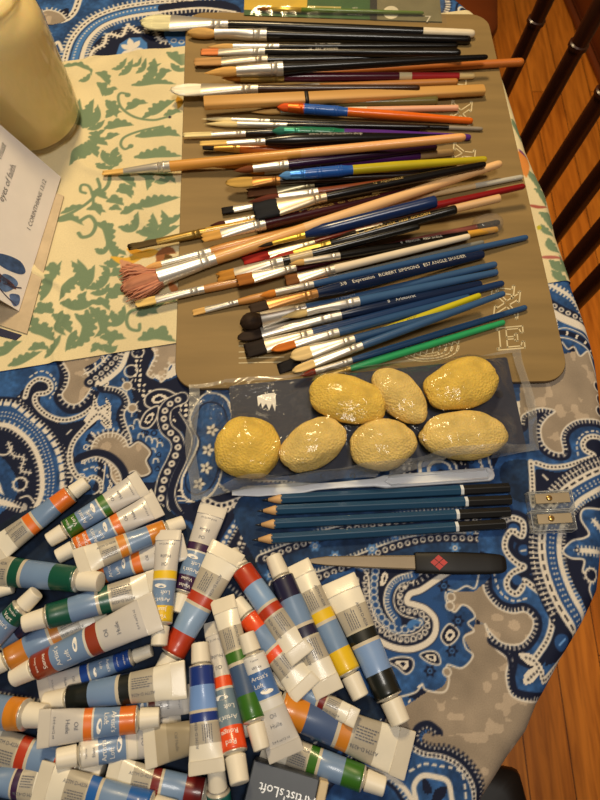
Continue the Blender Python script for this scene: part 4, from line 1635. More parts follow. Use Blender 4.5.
def make_brush(s):
    tip, end = np.array(s['tip'], float), np.array(s['end'], float)
    Lp = np.linalg.norm(end - tip)
    ta = np.linalg.norm(np.array(s['A'], float) - tip) / Lp
    tb_ = np.linalg.norm(np.array(s['B'], float) - tip) / Lp
    z0 = z1 = 0.010
    kind = s['kind']
    flat = kind in ('flat', 'filbert', 'wash', 'angle', 'dirty')
    for it in range(3):
        p0, p1 = P(*tip, z0), P(*end, z1)
        L = float(np.linalg.norm(p1 - p0))
        k = 0.5 * (mpp(*tip, z0) + mpp(*end, z1))
        bw, fw, hw, ew = [s[a] * k / 2 for a in ('bw', 'fw', 'hw', 'ew')]
        bh = min(bw, max(0.32 * bw, 0.0014)) if flat else bw
        ts = np.array([0.0, ta * .5, ta, ta + (tb_ - ta) * .5, tb_, tb_ + .04, tb_ + .12, .45, .6, .75, .9, 1.0])
        ts = np.sort(np.concatenate([ts, np.linspace(tb_, 1, 22), np.linspace(0, tb_, 10)]))
        ww = np.interp(ts, [0, ta * .5, ta, tb_, tb_ + .1 * (1 - tb_), tb_ + .3 * (1 - tb_), 1.0], [bw * .5, bw, bw, fw, hw, hw * .95, ew])
        hh = np.interp(ts, [0, ta * .5, ta, tb_, tb_ + .1 * (1 - tb_), tb_ + .3 * (1 - tb_), 1.0], [bh * .3, bh * .9, bh, fw, hw, hw * .95, ew])
        prof = np.stack([ts, ww * .86, hh * .93], -1)
        z0, z1 = pile.rest(p0[:2], p1[:2], prof, ground_brush, 0.16)
    pile.commit(p0[:2], p1[:2], z0, z1, prof)
    p0, p1 = P(*tip, z0), P(*end, z1)
    L = float(np.linalg.norm(p1 - p0))
    xa, xb = ta * L, tb_ * L
    root = empty('paintbrush', s['label'], 'paintbrush', (0, 0, 0), 'paintbrushes laid out on the drawing board')
    root.matrix_world = frame(p0, p1)
    # bristles
    mb = MB()
    n = 18
    if kind in ('flat', 'wash', 'dirty'):
        prof_ = [(0.0, .93, .25), (.08, .98, .4), (.35, 1.0, .75), (.7, 1.0, .95), (1.0, .96, 1.0)]
        ex = 2.8
    elif kind == 'angle':
        prof_ = [(0.0, .7, .25), (.15, .9, .5), (.5, 1.0, .8), (1.0, .95, 1.0)]
        ex = 2.6
    elif kind == 'filbert':
        prof_ = [(0.0, .12, .15), (.06, .46, .3), (.16, .72, .45), (.32, .92, .65), (.55, 1.0, .85), (.8, .98, .97), (1.0, .9, 1.0)]
        ex = 2.3
    elif kind == 'mop':
        prof_ = [(0.0, .1, .1), (.05, .46, .46), (.18, .78, .78), (.4, 1.0, 1.0), (.65, 1.02, 1.02), (.85, .85, .85), (1.0, .62, .62)]
        ex = 2.0
    else:
        prof_ = [(0.0, .06, .06), (.12, .3, .3), (.35, .68, .68), (.62, .98, .98), (.85, 1.0, 1.0), (1.0, .92, .92)]
        ex = 2.0
    cv = s.get('curve', 0) * k
    rows = []
    for (f, a, b) in prof_:
        rows.append((f * xa, a * bw, b * bh, 0.0, cv * (1 - f) ** 2))
    rows.append((xa + .0035, bw * .8, bh * .8, 0.0, 0.0))
    mb.loft(rows, 22, ex=ex)
    V = np.array([tuple(v) for v in mb.V])
    an = np.arctan2(V[:, 2], V[:, 1])
    # strands: uneven ends and grooves
    wob = 1 + (0.07 if kind != 'dirty' else .16) * np.sin(an * 11 + V[:, 0] * 400) * np.clip(1 - V[:, 0] / max(xa, 1e-6), 0, 1)
    V[:, 1] = (V[:, 1]) * wob
    V[:, 0] += np.where(V[:, 0] < xa * .12, (rng.random(len(V)) - .5) * xa * (.12 if kind != 'dirty' else .3), 0)
    hairs = mesh_obj('bristles', V, mb.F, hair_mat(s['bc']), root)
    if kind == 'wash' or bw > 0.0065:
        mb2 = MB()
        for i in range(34):
            y = rng.uniform(-.9, .9) * bw
            zz = bh * .7 * math.sqrt(max(0, 1 - (y / bw) ** 2)) * rng.choice([-1, 1])
            xt = rng.uniform(-.02, .16) * xa
            if kind in ('filbert', 'mop'):
                xt += xa * .35 * (abs(y) / bw) ** 2.2
            mb2.tube([(xa * .8, y * .95, zz), (xa * .4, y, zz * .95), (xt, y * (1.02 if kind == 'wash' else .9) + cv * .8, zz * .45)], [.00035, .0003, .00012], 4, cap=False)
        mb2.build('stray_hairs', hair_mat(tuple(min(255, int(c * 1.12)) for c in s['bc'])), hairs)
    # ferrule
    mb = MB()
    fl = xb - xa
    fr = []
    for f in (0, .03, .2, .4, .6, .7, .74, .755, .77, .79, .84, .855, .87, .89, .97, 1.0):
        w = bw * 1.03 + (fw - bw * 1.03) * min(1, f * 1.15) ** (1.1)
        h = bh * 1.06 + (fw - bh * 1.06) * min(1, f * 1.15) ** .8
        if s.get('waist'):
            w *= 1 - .25 * math.sin(math.pi * min(1, f / .6)) if f < .6 else 1
        bmp = 1.09 if f in (.755, .855) else (0.96 if f in (.77, .79, .74) else 1.0)
        fr.append((xa + fl * f, w * bmp, h * bmp, 0.0))
    mb.loft(fr, 22, ex=2.0)
    auto_smooth(mb.build('ferrule', ferrule_mat(s['fc']), root), 40)
    # handle, in one or more coloured lengths
    hl = L - xb
    segs = s.get('segs') or [(0.0, s['hc'], 'handle')]
    stick = s.get('stick', False)

    def hr(f):
        if stick:
            return np.interp(f, [0, 1], [hw, ew])
        if s.get('grip'):
            return np.interp(f, [0, .12, .2, .24, .5, 1.0], [fw, hw, hw, hw * .86, hw * .9, ew])
        return np.interp(f, [0, .05, .14, .28, .5, .75, 1.0], [fw * .96, fw + (hw - fw) * .4, hw, hw * .98, hw * .82 + ew * .18, hw * .45 + ew * .55, ew])

    for i, (f0, c, nm) in enumerate(segs):
        f1 = segs[i + 1][0] if i + 1 < len(segs) else 1.0
        mb = MB()
        rows = []
        last = f1 >= 1.0
        fs = np.linspace(f0, f1 - (.022 if last else 0), 14 if f1 - f0 > .15 else 4)
        for f in fs:
            r = float(hr(f))
            rows.append((xb - .001 + (hl + .001) * f, r, r, 0.0))
        if last and not stick:
            r = float(hr(1.0))
            for (df, rf) in ((.014, .97), (.007, .83), (.002, .5), (0, .12)):
                rows.append((xb + hl * (1 - df), r * rf, r * rf, 0.0))
        elif last:
            r = float(hr(1.0))
            rows += [(xb + hl * .992, r, r, 0.0), (xb + hl, r * .86, r * .86, 0.0)]
        mb.loft(rows, 20, ex=2.0)
        hm = s.get('clear') and nm == 'handle'
        ho = auto_smooth(mb.build(nm, s['hmat'] if s.get('hmat') and nm == s.get('hmat_on', 'handle') else handle_mat(c), root), 50)
        if nm == 'grip':
            rb = MB()
            for gf in (.25, .32, .68, .75):
                f = f0 + (f1 - f0) * gf
                r = float(hr(f))
                x = xb + hl * f
                rb.loft([(x - .0007, r * .98, r * .98, 0), (x - .0003, r * 1.07, r * 1.07, 0), (x + .0003, r * 1.07, r * 1.07, 0), (x + .0007, r * .98, r * .98, 0)], 20)
            rb.build('grip_ring', handle_mat(c), ho)
        if s.get('txt') and i == s.get('txt_seg', 0):
            for (string, f, size, col) in s['txt']:
                surf = lambda x, y: math.sqrt(max(0.0, float(hr((x - xb) / hl)) ** 2 - y * y))
                lettering('lettering', string, ho, mat(col, .4, key='printed_letters'), xb + hl * f, size * .85 * k, surf, y0=float(hr(f)) * s.get('ty', .15))
    return root


GB = 'brush'
# far rows: black handled brushes
B(1, 'big filbert brush with green-stained pale bristles, farthest on the board, white handle end', 'filbert', (141, 22), (171, 22), (229, 24), (475, 34), 22, 9, 10, 8, (206, 200, 160), SILV, BLK, segs=[(0, BLK, 'handle'), (.79, (228, 214, 186), 'handle_tip')])
B(1, 'black brush with soft tan mop head, second from the far board edge', 'mop', (188, 33), (215, 33), (267, 32), (471, 40), 10, 11, 9, 8, TAN, SILV, BLK, waist=True)
B(0, 'thin black brush with white numbering, bristles hidden behind the orange tipped brush', 'round', (208, 47), (233, 46), (279, 42), (458, 46), 6, 6, 6, 5, TAN, SILV, BLK, txt=[('5   557  ROUND', .27, 4.2, (200, 196, 186))])
B(1, 'black brush with short salmon orange flat bristles and white lettering', 'flat', (201, 52), (219, 52), (267, 49.5), (461, 53), 9, 9, 8, 7, (206, 124, 72), SILV, BLK, txt=[('10   557  SHADER', .3, 4.6, (220, 214, 200))])
B(0, 'black brush with wide brown flat bristles next to the salmon tipped one', 'flat', (195, 62), (221, 62), (267, 59), (443, 57), 11, 10, 8, 6, (176, 134, 84), DULL, BLK)
B(2, 'black brush with large bright silver ferrule and tan bristles, above the maroon handle', 'round', (205, 73), (236, 71), (282, 66), (488, 57), 9, 13, 9, 5, (212, 164, 92), SILV, BLK)
B(1, 'long orange brown wooden handled brush whose chipped end sticks out past the board edge', 'round', (232, 79), (248, 76), (284, 72), (524, 62), 6, 7, 7, 8, GLD, GOLD, (184, 104, 38), segs=[(0, (184, 104, 38), 'handle')])
B(1, 'maroon brush with a cream band, red end and cream tip', 'round', (222, 78), (240, 76), (283, 76), (475, 76), 7, 8, 9, 6, GLD, GOLD, (86, 26, 40), segs=[(0, (86, 26, 40), 'handle'), (.6, (226, 206, 160), 'band'), (.665, (176, 44, 46), 'handle'), (.915, (228, 200, 140), 'handle_tip')])
B(1, 'wide white bristled filbert brush with short pale ferrule over the runner', 'filbert', (171, 90), (201, 88), (258, 82), (420, 88), 16, 9, 8, 6, WHB, (196, 186, 168), (58, 36, 22))
B(0, 'brown wooden brush with thin bent silver ferrule beside the flat tan stick', 'round', (258, 90), (279, 88), (319, 85), (458, 82), 6, 8, 8, 7, DKB, SILV, (176, 116, 52))
B(0, 'olive green handled brush with blunt end, under the tan stick', 'round', (254, 106), (276, 105), (312, 104), (437, 101), 6, 7, 8, 9, TAN, SILV, (104, 96, 52), stick=True)
B(1, 'pink handled brush with white ferrule and black band above the orange brush', 'round', (252, 112), (280, 108), (324, 104), (458, 108), 6, 7, 6, 6, TAN, SILV, (224, 170, 138), segs=[(0, (26, 22, 20), 'band'), (.09, (226, 214, 190), 'collar'), (.32, (224, 168, 134), 'handle')], stick=True)
B(2, 'fat orange plastic brush with a blue grip band', 'round', (277, 107), (288, 108), (304, 110), (473, 121), 8, 10, 10, 6, (214, 84, 30), (222, 98, 30), (226, 104, 22), grip=True, hmat_on='x', segs=[(0, (40, 88, 168), 'grip'), (.26, (226, 104, 22), 'handle')])
B(0, 'slim black brush with pale bristles and bare metal handle end, above its twin', 'round', (203, 119), (232, 117.5), (270, 115.5), (483, 129), 5, 5, 6, 4, (230, 214, 166), SILV, BLK, segs=[(0, BLK, 'handle'), (.84, (150, 140, 124), 'handle_tip')])
B(1, 'slim black brush with pale bristles and crimped ferrule, just below its twin', 'round', (205, 124), (238, 123), (288, 121.5), (430, 127), 6, 5, 6, 4, (226, 206, 150), SILV, BLK)
B(0, 'black brush with long translucent pale bristles lying over the board edge', 'flat', (184, 135), (211, 133), (245, 129), (420, 130), 6, 6, 9, 4, (222, 204, 150), SILV, BLK)
B(2, 'teal green plastic brush with ribbed grip and purple handle', 'round', (272, 131), (284, 131), (299, 131.5), (471, 137.5), 9, 10, 10, 6, (44, 112, 94), (56, 128, 104), (88, 46, 140), grip=True, segs=[(0, (26, 110, 78), 'grip'), (.26, (86, 44, 132), 'handle')])
B(2, 'black brush with a web address printed on its swollen handle', 'flat', (201, 143.5), (226, 143), (264, 142), (446, 136.5), 6, 7, 15, 4, (216, 180, 104), SILV, BLK, txt=[('www.PaintByNumbers.shop', .38, 5.6, (176, 172, 160))])
B(0, 'short orange handled brush with black bristle tip under the black web address brush', 'flat', (203, 147.5), (214, 148), (240, 149), (330, 152), 6, 8, 9, 6, BKB, GOLD, (200, 110, 44))
B(2, 'long ochre handled brush with slim silver ferrule reaching far over the runner', 'flat', (103, 173), (124, 170), (172, 162), (466, 137), 6, 11, 10, 8, (214, 172, 100), SILV, OCH, segs=[(0, (210, 148, 62), 'handle'), (.45, (222, 160, 96), 'handle')])  # handle turns peach: falloff of the light put into its colour
B(0, 'orange red handled brush with golden bristles and brass ferrule', 'round', (213, 167), (246, 160), (264, 158), (435, 147), 7, 6, 8, 6, GLD, GOLD, (206, 92, 44))
B(1, 'dark purple handled brush with white ferrule ending in a blunt point', 'round', (234, 171), (252, 166), (287, 163), (437, 147), 7, 9, 9, 7, (112, 60, 30), (226, 220, 206), (46, 18, 52))
B(0, 'purple handled brush with a bare tan wooden end', 'round', (250, 173), (264, 171), (290, 168), (454, 152), 6, 7, 9, 7, GLD, SILV, (70, 24, 90), segs=[(0, (74, 26, 96), 'handle'), (.79, (178, 150, 108), 'handle_tip')])
B(2, 'fat blue plastic brush with a yellow green handle', 'round', (279, 176), (290, 175.5), (305, 175), (487, 159), 8, 10, 11, 6, (86, 140, 200), (70, 130, 204), (190, 176, 34), grip=True, segs=[(0, (34, 86, 168), 'grip'), (.26, (188, 172, 34), 'handle')])
B(1, 'wide translucent amber filbert brush under the blue plastic brush', 'filbert', (226, 183), (252, 180), (279, 177), (420, 175), 13, 9, 8, 6, (176, 140, 70), (150, 104, 50), (40, 26, 20))
B(0, 'black handled brush with brown bristles and grey gold ferrule', 'flat', (248, 193), (276, 188), (313, 185), (457, 167), 11, 8, 8, 6, (98, 62, 38), (170, 160, 128), BLK)
B(1, 'reddish brown handled brush with smooth white ferrule and dark red bristles', 'round', (249, 202), (278, 196), (317, 191), (435, 176), 9, 9, 8, 6, (90, 40, 26), (224, 218, 206), (120, 58, 30))
B(3, 'flat wash brush with square blue black bristles and black handle', 'wash', (254, 212), (277, 207), (325, 199), (486, 164), 21, 9, 10, 6, (24, 26, 32), (196, 178, 150), BLK, txt=[('12   AQUARELLE', .38, 5, (178, 150, 88))])
B(0, 'small brush with a splayed black tip just above the curved dark one', 'flat', (222, 211), (233, 208.5), (262, 204), (370, 189), 8, 6, 7, 5, BKB, SILV, (60, 30, 22))
B(0, 'thin brush with a curved dark pointed tip and white ferrule', 'round', (211, 227), (222, 218), (252, 212.5), (372, 192), 7, 6, 7, 5, (66, 28, 22), (222, 216, 204), (50, 26, 20), curve=2)
B(2, 'maroon handled brush with gold lettering and paint stained tan bristles', 'dirty', (203, 238), (220, 234), (263, 224.5), (412, 190), 11, 12, 11, 7, (196, 148, 74), SILV, (62, 18, 24), txt=[('8     GRUMBACHER   4621  GAINSBOROUGH', .5, 5, (214, 170, 84))])
B(0, 'dirty yellow handled brush with paint caked dark ferrule over the runner', 'dirty', (131, 247), (156, 243), (205, 234), (345, 205), 8, 9, 9, 6, (78, 62, 34), (150, 122, 60), (204, 160, 56))
B(3, 'long peach wooden brush with worn pink fluffy mop bristles and flat white ferrule', 'mop', (122, 290), (157, 281), (211, 262), (502, 163), 17, 12, 12, 8, (190, 128, 98), (226, 222, 212), (226, 176, 114), frayed=True, segs=[(0, (222, 166, 94), 'handle'), (.3, (228, 182, 126), 'handle')])
B(0, 'ochre handled brush with round tan tip lying against the pink mop brush', 'round', (143, 269), (161, 265.5), (209, 252.5), (345, 218), 7, 9, 11, 7, (216, 164, 98), SILV, (196, 134, 62))
B(4, 'brush with translucent dark blue handle, yellow ferrule and thin black point', 'round', (258, 247), (273, 244), (306, 235), (437, 201), 4, 6, 13, 12, (40, 30, 22), (222, 186, 74), (22, 44, 92), hmat_on='x')
B(0, 'brush with bright red bristles and slim white ferrule, fatter amber red handle end', 'flat', (244, 261), (268, 255), (312, 240), (453, 207), 10, 6, 8, 11, (152, 34, 26), (230, 220, 190), (110, 30, 26))
B(1, 'black and gold lettered brush with yellow ferrule and red bristles', 'round', (258, 264), (294, 252), (332, 245), (457, 209), 8, 9, 10, 9, (150, 44, 28), (224, 190, 84), (24, 20, 16), txt=[('8    GRUMBACHER  1020  GOLDEN', .5, 5.6, (222, 180, 80))])
B(2, 'flat brush with golden brown square bristles, black ring and tan neck on its black handle', 'dirty', (218, 278), (234, 272), (283, 261), (420, 226), 13, 10, 9, 6, (172, 118, 44), (206, 198, 184), (20, 18, 16), segs=[(0, (24, 20, 18), 'band'), (.06, (186, 164, 120), 'collar'), (.22, (20, 18, 16), 'handle')])
B(2, 'maroon brush with flat silver ferrule and clear round cap at its black end', 'flat', (237, 281), (251, 275), (292, 265), (500, 222), 13, 8, 8, 6, (150, 92, 36), (208, 200, 184), (70, 22, 34), segs=[(0, (72, 22, 34), 'handle'), (.55, (130, 74, 66), 'handle'), (.88, (22, 18, 16), 'handle_tip')])
B(3, 'black brush with white lettering and an amber tip, slim silver ferrule over the maroon handle', 'round', (290, 264), (303, 262), (337, 254), (498, 229), 6, 7, 8, 6, TAN, (214, 206, 190), (20, 18, 16), segs=[(0, (20, 18, 16), 'handle'), (.8, (216, 160, 60), 'handle_tip')], txt=[('4   RENOIR   RED SABLE', .5, 5, (214, 208, 196))])
B(3, 'white handled brush with brown bristles and small dark flecks', 'flat', (286, 281), (297, 276), (332, 266), (470, 236), 12, 9, 8, 6, (112, 70, 34), (206, 196, 178), (232, 216, 188))
B(0, 'grey handled brush tucked beneath the white handled one', 'round', (285, 290), (300, 286), (336, 277), (484, 242), 6, 7, 6, 5, DKB, SILV, (128, 128, 120))
B(0, 'brush with flat pale bristles on the runner and plain wooden handle below the pink mop', 'flat', (136, 304), (155, 300), (203, 291), (330, 262), 9, 8, 9, 7, (216, 184, 112), SILV, WOD)
B(0, 'thin wooden brush with short tan bristles, lowest of those reaching toward the runner', 'flat', (193, 313), (205, 310), (238, 301.5), (330, 280), 7, 6, 8, 7, TAN, SILV, (196, 138, 70))
B(0, 'longest blue handled brush with orange round bristles, its end far out on the board', 'round', (260, 296), (274, 292.5), (310, 284.5), (528, 237), 7, 7, 7, 6, (202, 124, 44), SILV, (50, 84, 128))
B(1, 'navy angle shader brush with copper ferrule and white lettering', 'angle', (250, 309), (266, 305), (313, 294.5), (484, 254), 11, 9, 12, 9, DKB, COPP, NVY, txt=[('3/8    Expression   ROBERT SIMMONS   E57 ANGLE SHADER', .5, 6.2, (210, 206, 196))], ty=0.0)
B(1, 'steel blue brush with the largest round dark brown mop head', 'mop', (241, 324), (259, 317), (303, 307), (497, 264), 18, 11, 8, 7, DKB, (214, 208, 196), STL, txt=[('12  DYNASTY', .2, 4, (190, 196, 204))])
B(2, 'steel blue brush with cream pointed bristles and waisted white ferrule', 'round', (283, 317), (305, 311), (356, 300), (498, 272), 8, 10, 9, 7, (218, 190, 126), (228, 222, 212), (58, 92, 134), waist=True)
B(0, 'navy brush with almond shaped dark brown bristles and long silver ferrule', 'filbert', (238, 338), (260, 331), (338, 314), (482, 284), 12, 9, 11, 8, (44, 32, 24), (208, 202, 190), NVY, txt=[('8    Aristocrat', .42, 6, (190, 192, 196))])
B(1, 'navy brush with square chopped black brown bristles', 'flat', (246, 351), (263, 343), (309, 331), (504, 283), 16, 11, 10, 7, (32, 24, 20), (196, 186, 166), (28, 54, 96))
B(1, 'blue brush with an orange leaf shaped tip', 'filbert', (272, 350), (294, 343), (336, 331), (470, 297), 9, 9, 9, 7, (188, 104, 34), SILV, (44, 78, 120))
B(2, 'blue brush with broad cream filbert bristles and wide ferrule', 'filbert', (291, 357), (310, 350), (352, 336), (450, 312), 15, 9, 8, 6, (210, 184, 130), (206, 198, 182), (44, 76, 116))
B(1, 'yellow handled brush with a black bristle tip', 'flat', (279, 369), (300, 361), (332, 348), (481, 295), 12, 7, 8, 6, BKB, SILV, (196, 184, 30), txt=[('RINGED  No 2   ARTIST', .45, 4, (120, 108, 20))])
B(2, 'blue brush with small cream pointed tip beside the black bristled yellow one', 'filbert', (293, 371), (314, 364), (361, 348), (505, 293), 9, 8, 8, 6, (214, 184, 124), SILV, (54, 88, 130))
B(1, 'slim blue brush with a dark red tip, lowest of the blue ones', 'round', (300, 376), (314, 370), (349, 358), (527, 307), 6, 6, 7, 6, (140, 50, 26), (216, 210, 198), (44, 78, 120))
B(0, 'green translucent handled brush closest to the bag of sponges', 'round', (312, 380), (322, 374), (348, 366), (505, 322), 6, 6, 8, 6, (150, 150, 60), GOLD, (46, 158, 98))
# handles whose heads are buried in the pile
B(0, 'ivory handled brush with a clear silver rod end pointing past the peach stick', 'round', (330, 214), (346, 210), (372, 204), (522, 177), 5, 6, 7, 5, TAN, SILV, (212, 184, 136), segs=[(0, (212, 184, 136), 'handle'), (.68, (190, 186, 172), 'handle_tip')], stick=True)
B(0, 'brush with a glossy deep red pointed handle end', 'round', (330, 229), (348, 224), (376, 218), (525, 186), 5, 6, 8, 6, DKB, SILV, (132, 20, 22))
B(0, 'dark brown brush with a bare peach wooden end near the red pointed one', 'round', (340, 236), (356, 232), (384, 226), (500, 198), 5, 6, 8, 8, DKB, SILV, (40, 24, 20), segs=[(0, (40, 24, 20), 'handle'), (.56, (220, 176, 124), 'handle_tip')], stick=True)

# the flat tan stick comes to rest before the upper brushes
BR_LIST.sort(key=lambda r: (r[0], r[1]))


def tan_stick():
    z0 = z1 = .008
    a, b = (204, 103), (484, 90)
    k = mpp(340, 96)
    w0, w1 = 14 * k / 2, 11 * k / 2
    for it in range(3):
        p0, p1 = P(*a, z0), P(*b, z1)
        ts = np.linspace(0, 1, 30)
        prof = np.stack([ts, np.interp(ts, [0, 1], [w0, w1]) * .9, np.full(30, .0036)], -1)
        z0, z1 = pile.rest(p0[:2], p1[:2], prof, ground_brush, 0.15)
    pile.commit(p0[:2], p1[:2], z0, z1, prof)
    p0, p1 = P(*a, z0), P(*b, z1)
    L = float(np.linalg.norm(p1 - p0))
    r = empty('wooden_stick', 'flat tan wooden stick with a cut end and one black ring, among the far brushes', 'wooden stick')
    r.matrix_world = frame(p0, p1)
    mb = MB()
    mb.loft([(0, w0 * .9, .0034, 0), (.0008, w0, .0038, 0), (L * .35, w0 * .97, .0038, 0), (L * .37, w0 * .9, .0038, 0), (L * .8, w1 * 1.1, .0036, 0), (L - .001, w1, .0036, 0), (L, w1 * .9, .0032, 0)], 20, ex=3.4)
    auto_smooth(mb.build('stick', mat((196, 148, 80), .5, var=.15, scale=80, stretch=(.05, 1, 1), key='bare_wood'), r), 40)
    mb = MB()
    mb.loft([(L * .352, w0 * .99, .0040, 0), (L * .366, w0 * .97, .0040, 0)], 20, ex=3.4)
    mb.build('ring', mat((26, 20, 16), .5, key='black_paint'), r)


for ly, i, s in BR_LIST:
    if ly == 2 and not nbrush[0]:
        nbrush[0] = 1
        tan_stick()
    rt = make_brush(s)
    if s.get('frayed'):
        # worn pink tuft: many soft locks
        hs = [c for c in rt.children if c.name.startswith('bristles')][0]
        mb = MB()
        for j in range(150):
            a = rng.uniform(-1, 1)
            ln = rng.uniform(.7, 1.15) * .030
            y0 = a * .0062
            zz = rng.uniform(-.004, .004)
            y1 = a * .0125 + rng.normal(0, .0015)
            z1_ = zz * 1.3 + rng.normal(0, .001)
            xs_ = .034
            mb.tube([(xs_, y0, zz * .6), (xs_ - ln * .4, y0 + (y1 - y0) * .6, zz), (xs_ - ln * .75, y1, z1_), (xs_ - ln, y1 * .9 + rng.normal(0, .0012), z1_ * .7)], [.0009, .001, .0009, .0004], 5, cap=False)
        for j in range(70):
            a = rng.uniform(0, 2 * math.pi)
            rr2 = .006 * math.sqrt(rng.random())
            cx, cy = .010 + rr2 * math.cos(a) * 1.2, .0155 + rr2 * math.sin(a)
            d = rng.uniform(0, 6.28)
            mb.tube([(.028, .006, .001), (cx + .006, cy * .8, .002), (cx, cy, .001), (cx + .003 * math.cos(d), cy + .003 * math.sin(d), 0)], [.0007, .0009, .0009, .0004], 5, cap=False)
        mb.build('frayed_tuft', hair_mat((188, 128, 100)), hs)
    if s['label'].startswith('maroon brush with flat'):
        Lx = (rt.matrix_world.inverted() @ Vector(P(488, 219, .012))).x
        mb = MB()
        mb.loft([(Lx - .011, .0066, .0062, .0), (Lx - .008, .0085, .0075, .0), (Lx, .0098, .008, .0), (Lx + .008, .0085, .0075, .0), (Lx + .012, .005, .005, .0)], 20)
        mb.build('clear_cap', clear_mat('clear_plastic_cap', gloss=.06, haze=.12, minr=.03), rt)
# ------------------------------------------------------------------ paint tubes
tpile = Pile()
CAPW = (232, 224, 206)
TUBEBLUE = (112, 138, 174)
SILVF, GREYB = (196, 192, 188), (172, 164, 148)


def tube_mat(c, r=.36):
    return mat(c, r, var=.05, scale=40, coat=.25, key='printed_tube_foil')


WHITE_INK = mat((236, 232, 224), .5, key='white_ink')
DARK_INK = mat((96, 98, 108), .6, key='grey_ink')
T_N = [0]


def T(label, cap, crimp, w, color, side='front', cw=1.42, names=None, ring=None, blue=TUBEBLUE, wend=.10, capw=.80, capl=.155, slope=.50):
    """one tube: cap = outer end of the cap, crimp = middle of the folded end, w = width of the round part in pixels"""
    z0 = z1 = .010
    for it in range(4):
        p0, p1 = P(*cap, z0), P(*crimp, z1)
        L = float(np.linalg.norm(p1 - p0))
        R = w * .5 * .5 * (mpp(*cap, z0) + mpp(*crimp, z1))
        capl_ = max(.0118, min(.0145, capl * L)) / L if L > .05 else capl
        xs = np.array([0, .5 * capl_, capl_ * .99, capl_ * 1.02, .3, .4, .5, .6, .7, .8, .9, .95, 1.0])
        xs = np.sort(np.concatenate([xs, np.linspace(0, 1, 24)]))
        ww = np.where(xs < capl_, R * capw, R * (1 + (cw - 1) * np.clip((xs - capl_) / (1 - capl_), 0, 1) ** 1.6))
        hh = np.where(xs < capl_, R * capw, R * .94 * (1 - np.clip((xs - capl_) / (.95 - capl_), 0, 1) ** 2.0) + .0009)
        prof = np.stack([xs, ww * .72, hh * .80], -1)
        z0, z1 = tpile.rest(p0[:2], p1[:2], prof, lambda x, y: .0004, slope)
    tpile.commit(p0[:2], p1[:2], z0, z1, prof)
    p0, p1 = P(*cap, z0), P(*crimp, z1)
    L = float(np.linalg.norm(p1 - p0))
    root = empty('paint_tube', label, 'paint tube', (0, 0, 0), 'oil paint tubes heaped on the tablecloth')
    root.matrix_world = frame(p0, p1)
    T_N[0] += 1
    sd = T_N[0] * 3.7
    cl = capl_ * L
    # cap: slightly tapered, fine flutes
    mb = MB()
    n = 36
    rows = []
    for (f, r) in ((0, .62), (.02, .84), (.06, .90), (.5, .95), (.9, 1.0), (.97, 1.0), (1.0, .95)):
        rows.append((cl * f, R * capw * r, R * capw * r, 0.0))
    mb.loft(rows, n)
    V = np.array([tuple(v) for v in mb.V])
    an = np.arctan2(V[:, 2], V[:, 1])
    m_ = (V[:, 0] > cl * .08) & (V[:, 0] < cl * .93)
    fl = np.where(m_, 1 - .022 * (np.sin(an * 18) > 0), 1)
    V[:, 1] *= fl
    V[:, 2] *= fl
    auto_smooth(mesh_obj('cap', V, mb.F, mat(CAPW, .45, var=.03, key='white_plastic_cap'), root), 30)
    mb = MB()
    mb.loft([(cl * .98, R * .62, R * .62, 0), (cl + .0008, R * .64, R * .64, 0), (cl + .0016, R * .97, R * .92, 0), (cl + .0024, R * 1.0, R * .95, 0)], 28)
    mb.build('shoulder', mat((214, 208, 194), .3, metal=.5, key='tube_shoulder'), root)
    # printed body
    if side == 'plain':
        bands = [(0, color), (.12, (150, 138, 114)), (.8, (172, 160, 136))]
    elif side == 'front':
        bands = [(0, color), (.175, blue), (.455, (206, 202, 190)), (.475, ring or color), (.565, (200, 196, 182)), (.58, SILVF)]
    else:
        bands = [(0, color), (.20, blue), (.445, (196, 186, 166)), (.475, ring or color), (.565, (190, 182, 160)), (.58, GREYB), (.78, (226, 220, 204))]
    x0, x1 = cl + .0022, L * (1 - wend * .45)
    bx = [b[0] for b in bands] + [1.0]
    xs = []
    mi = []
    for i in range(len(bands)):
        m = max(1, int(round((bx[i + 1] - bx[i]) / .03)))
        for k in range(m):
            xs.append(bx[i] + (bx[i + 1] - bx[i]) * k / m)
            mi.append(i)
    xs.append(1.0)

    def wd(f):
        return R * (1 + (cw - 1) * max(0, f) ** 1.6)

    def ht(f):
        d = 1 + .05 * math.sin(f * 9 + sd) + .04 * math.sin(f * 17 + sd * 2)
        return max(.0008, R * .94 * (1 - min(1, max(0, f)) ** 2.0) * (d if f > .08 else 1) + .0009 * f)

    n = 30
    V, Fc, fm_ = [], [], []
    for f in xs:
        for k in range(n):
            a = 2 * math.pi * k / n
            yy, zz = math.cos(a) * wd(f), math.sin(a) * ht(f)
            dn = 1 + .03 * mnoise.noise(Vector((f * 5 + sd, math.cos(a) * 1.6, math.sin(a) * 1.6))) * min(1, f * 3)
            V.append((x0 + (x1 - x0) * f, yy * dn, zz * dn))
    for i in range(len(xs) - 1):
        for k in range(n):
            k2 = (k + 1) % n
            Fc.append((i * n + k2, i * n + k, (i + 1) * n + k, (i + 1) * n + k2))
            fm_.append(mi[i])
    Fc.append(tuple(range(n)))
    fm_.append(0)
    Fc.append(tuple(range(len(xs) * n - 1, (len(xs) - 1) * n - 1, -1)))
    fm_.append(mi[-1])
    body = mesh_obj('body', V, Fc, [tube_mat(b[1]) for b in bands], root, fm_)
    # folded end
    we = wd(1.0)
    mb = MB()
    xe0 = L * (1 - wend)
    fe = (xe0 - x0) / (x1 - x0)
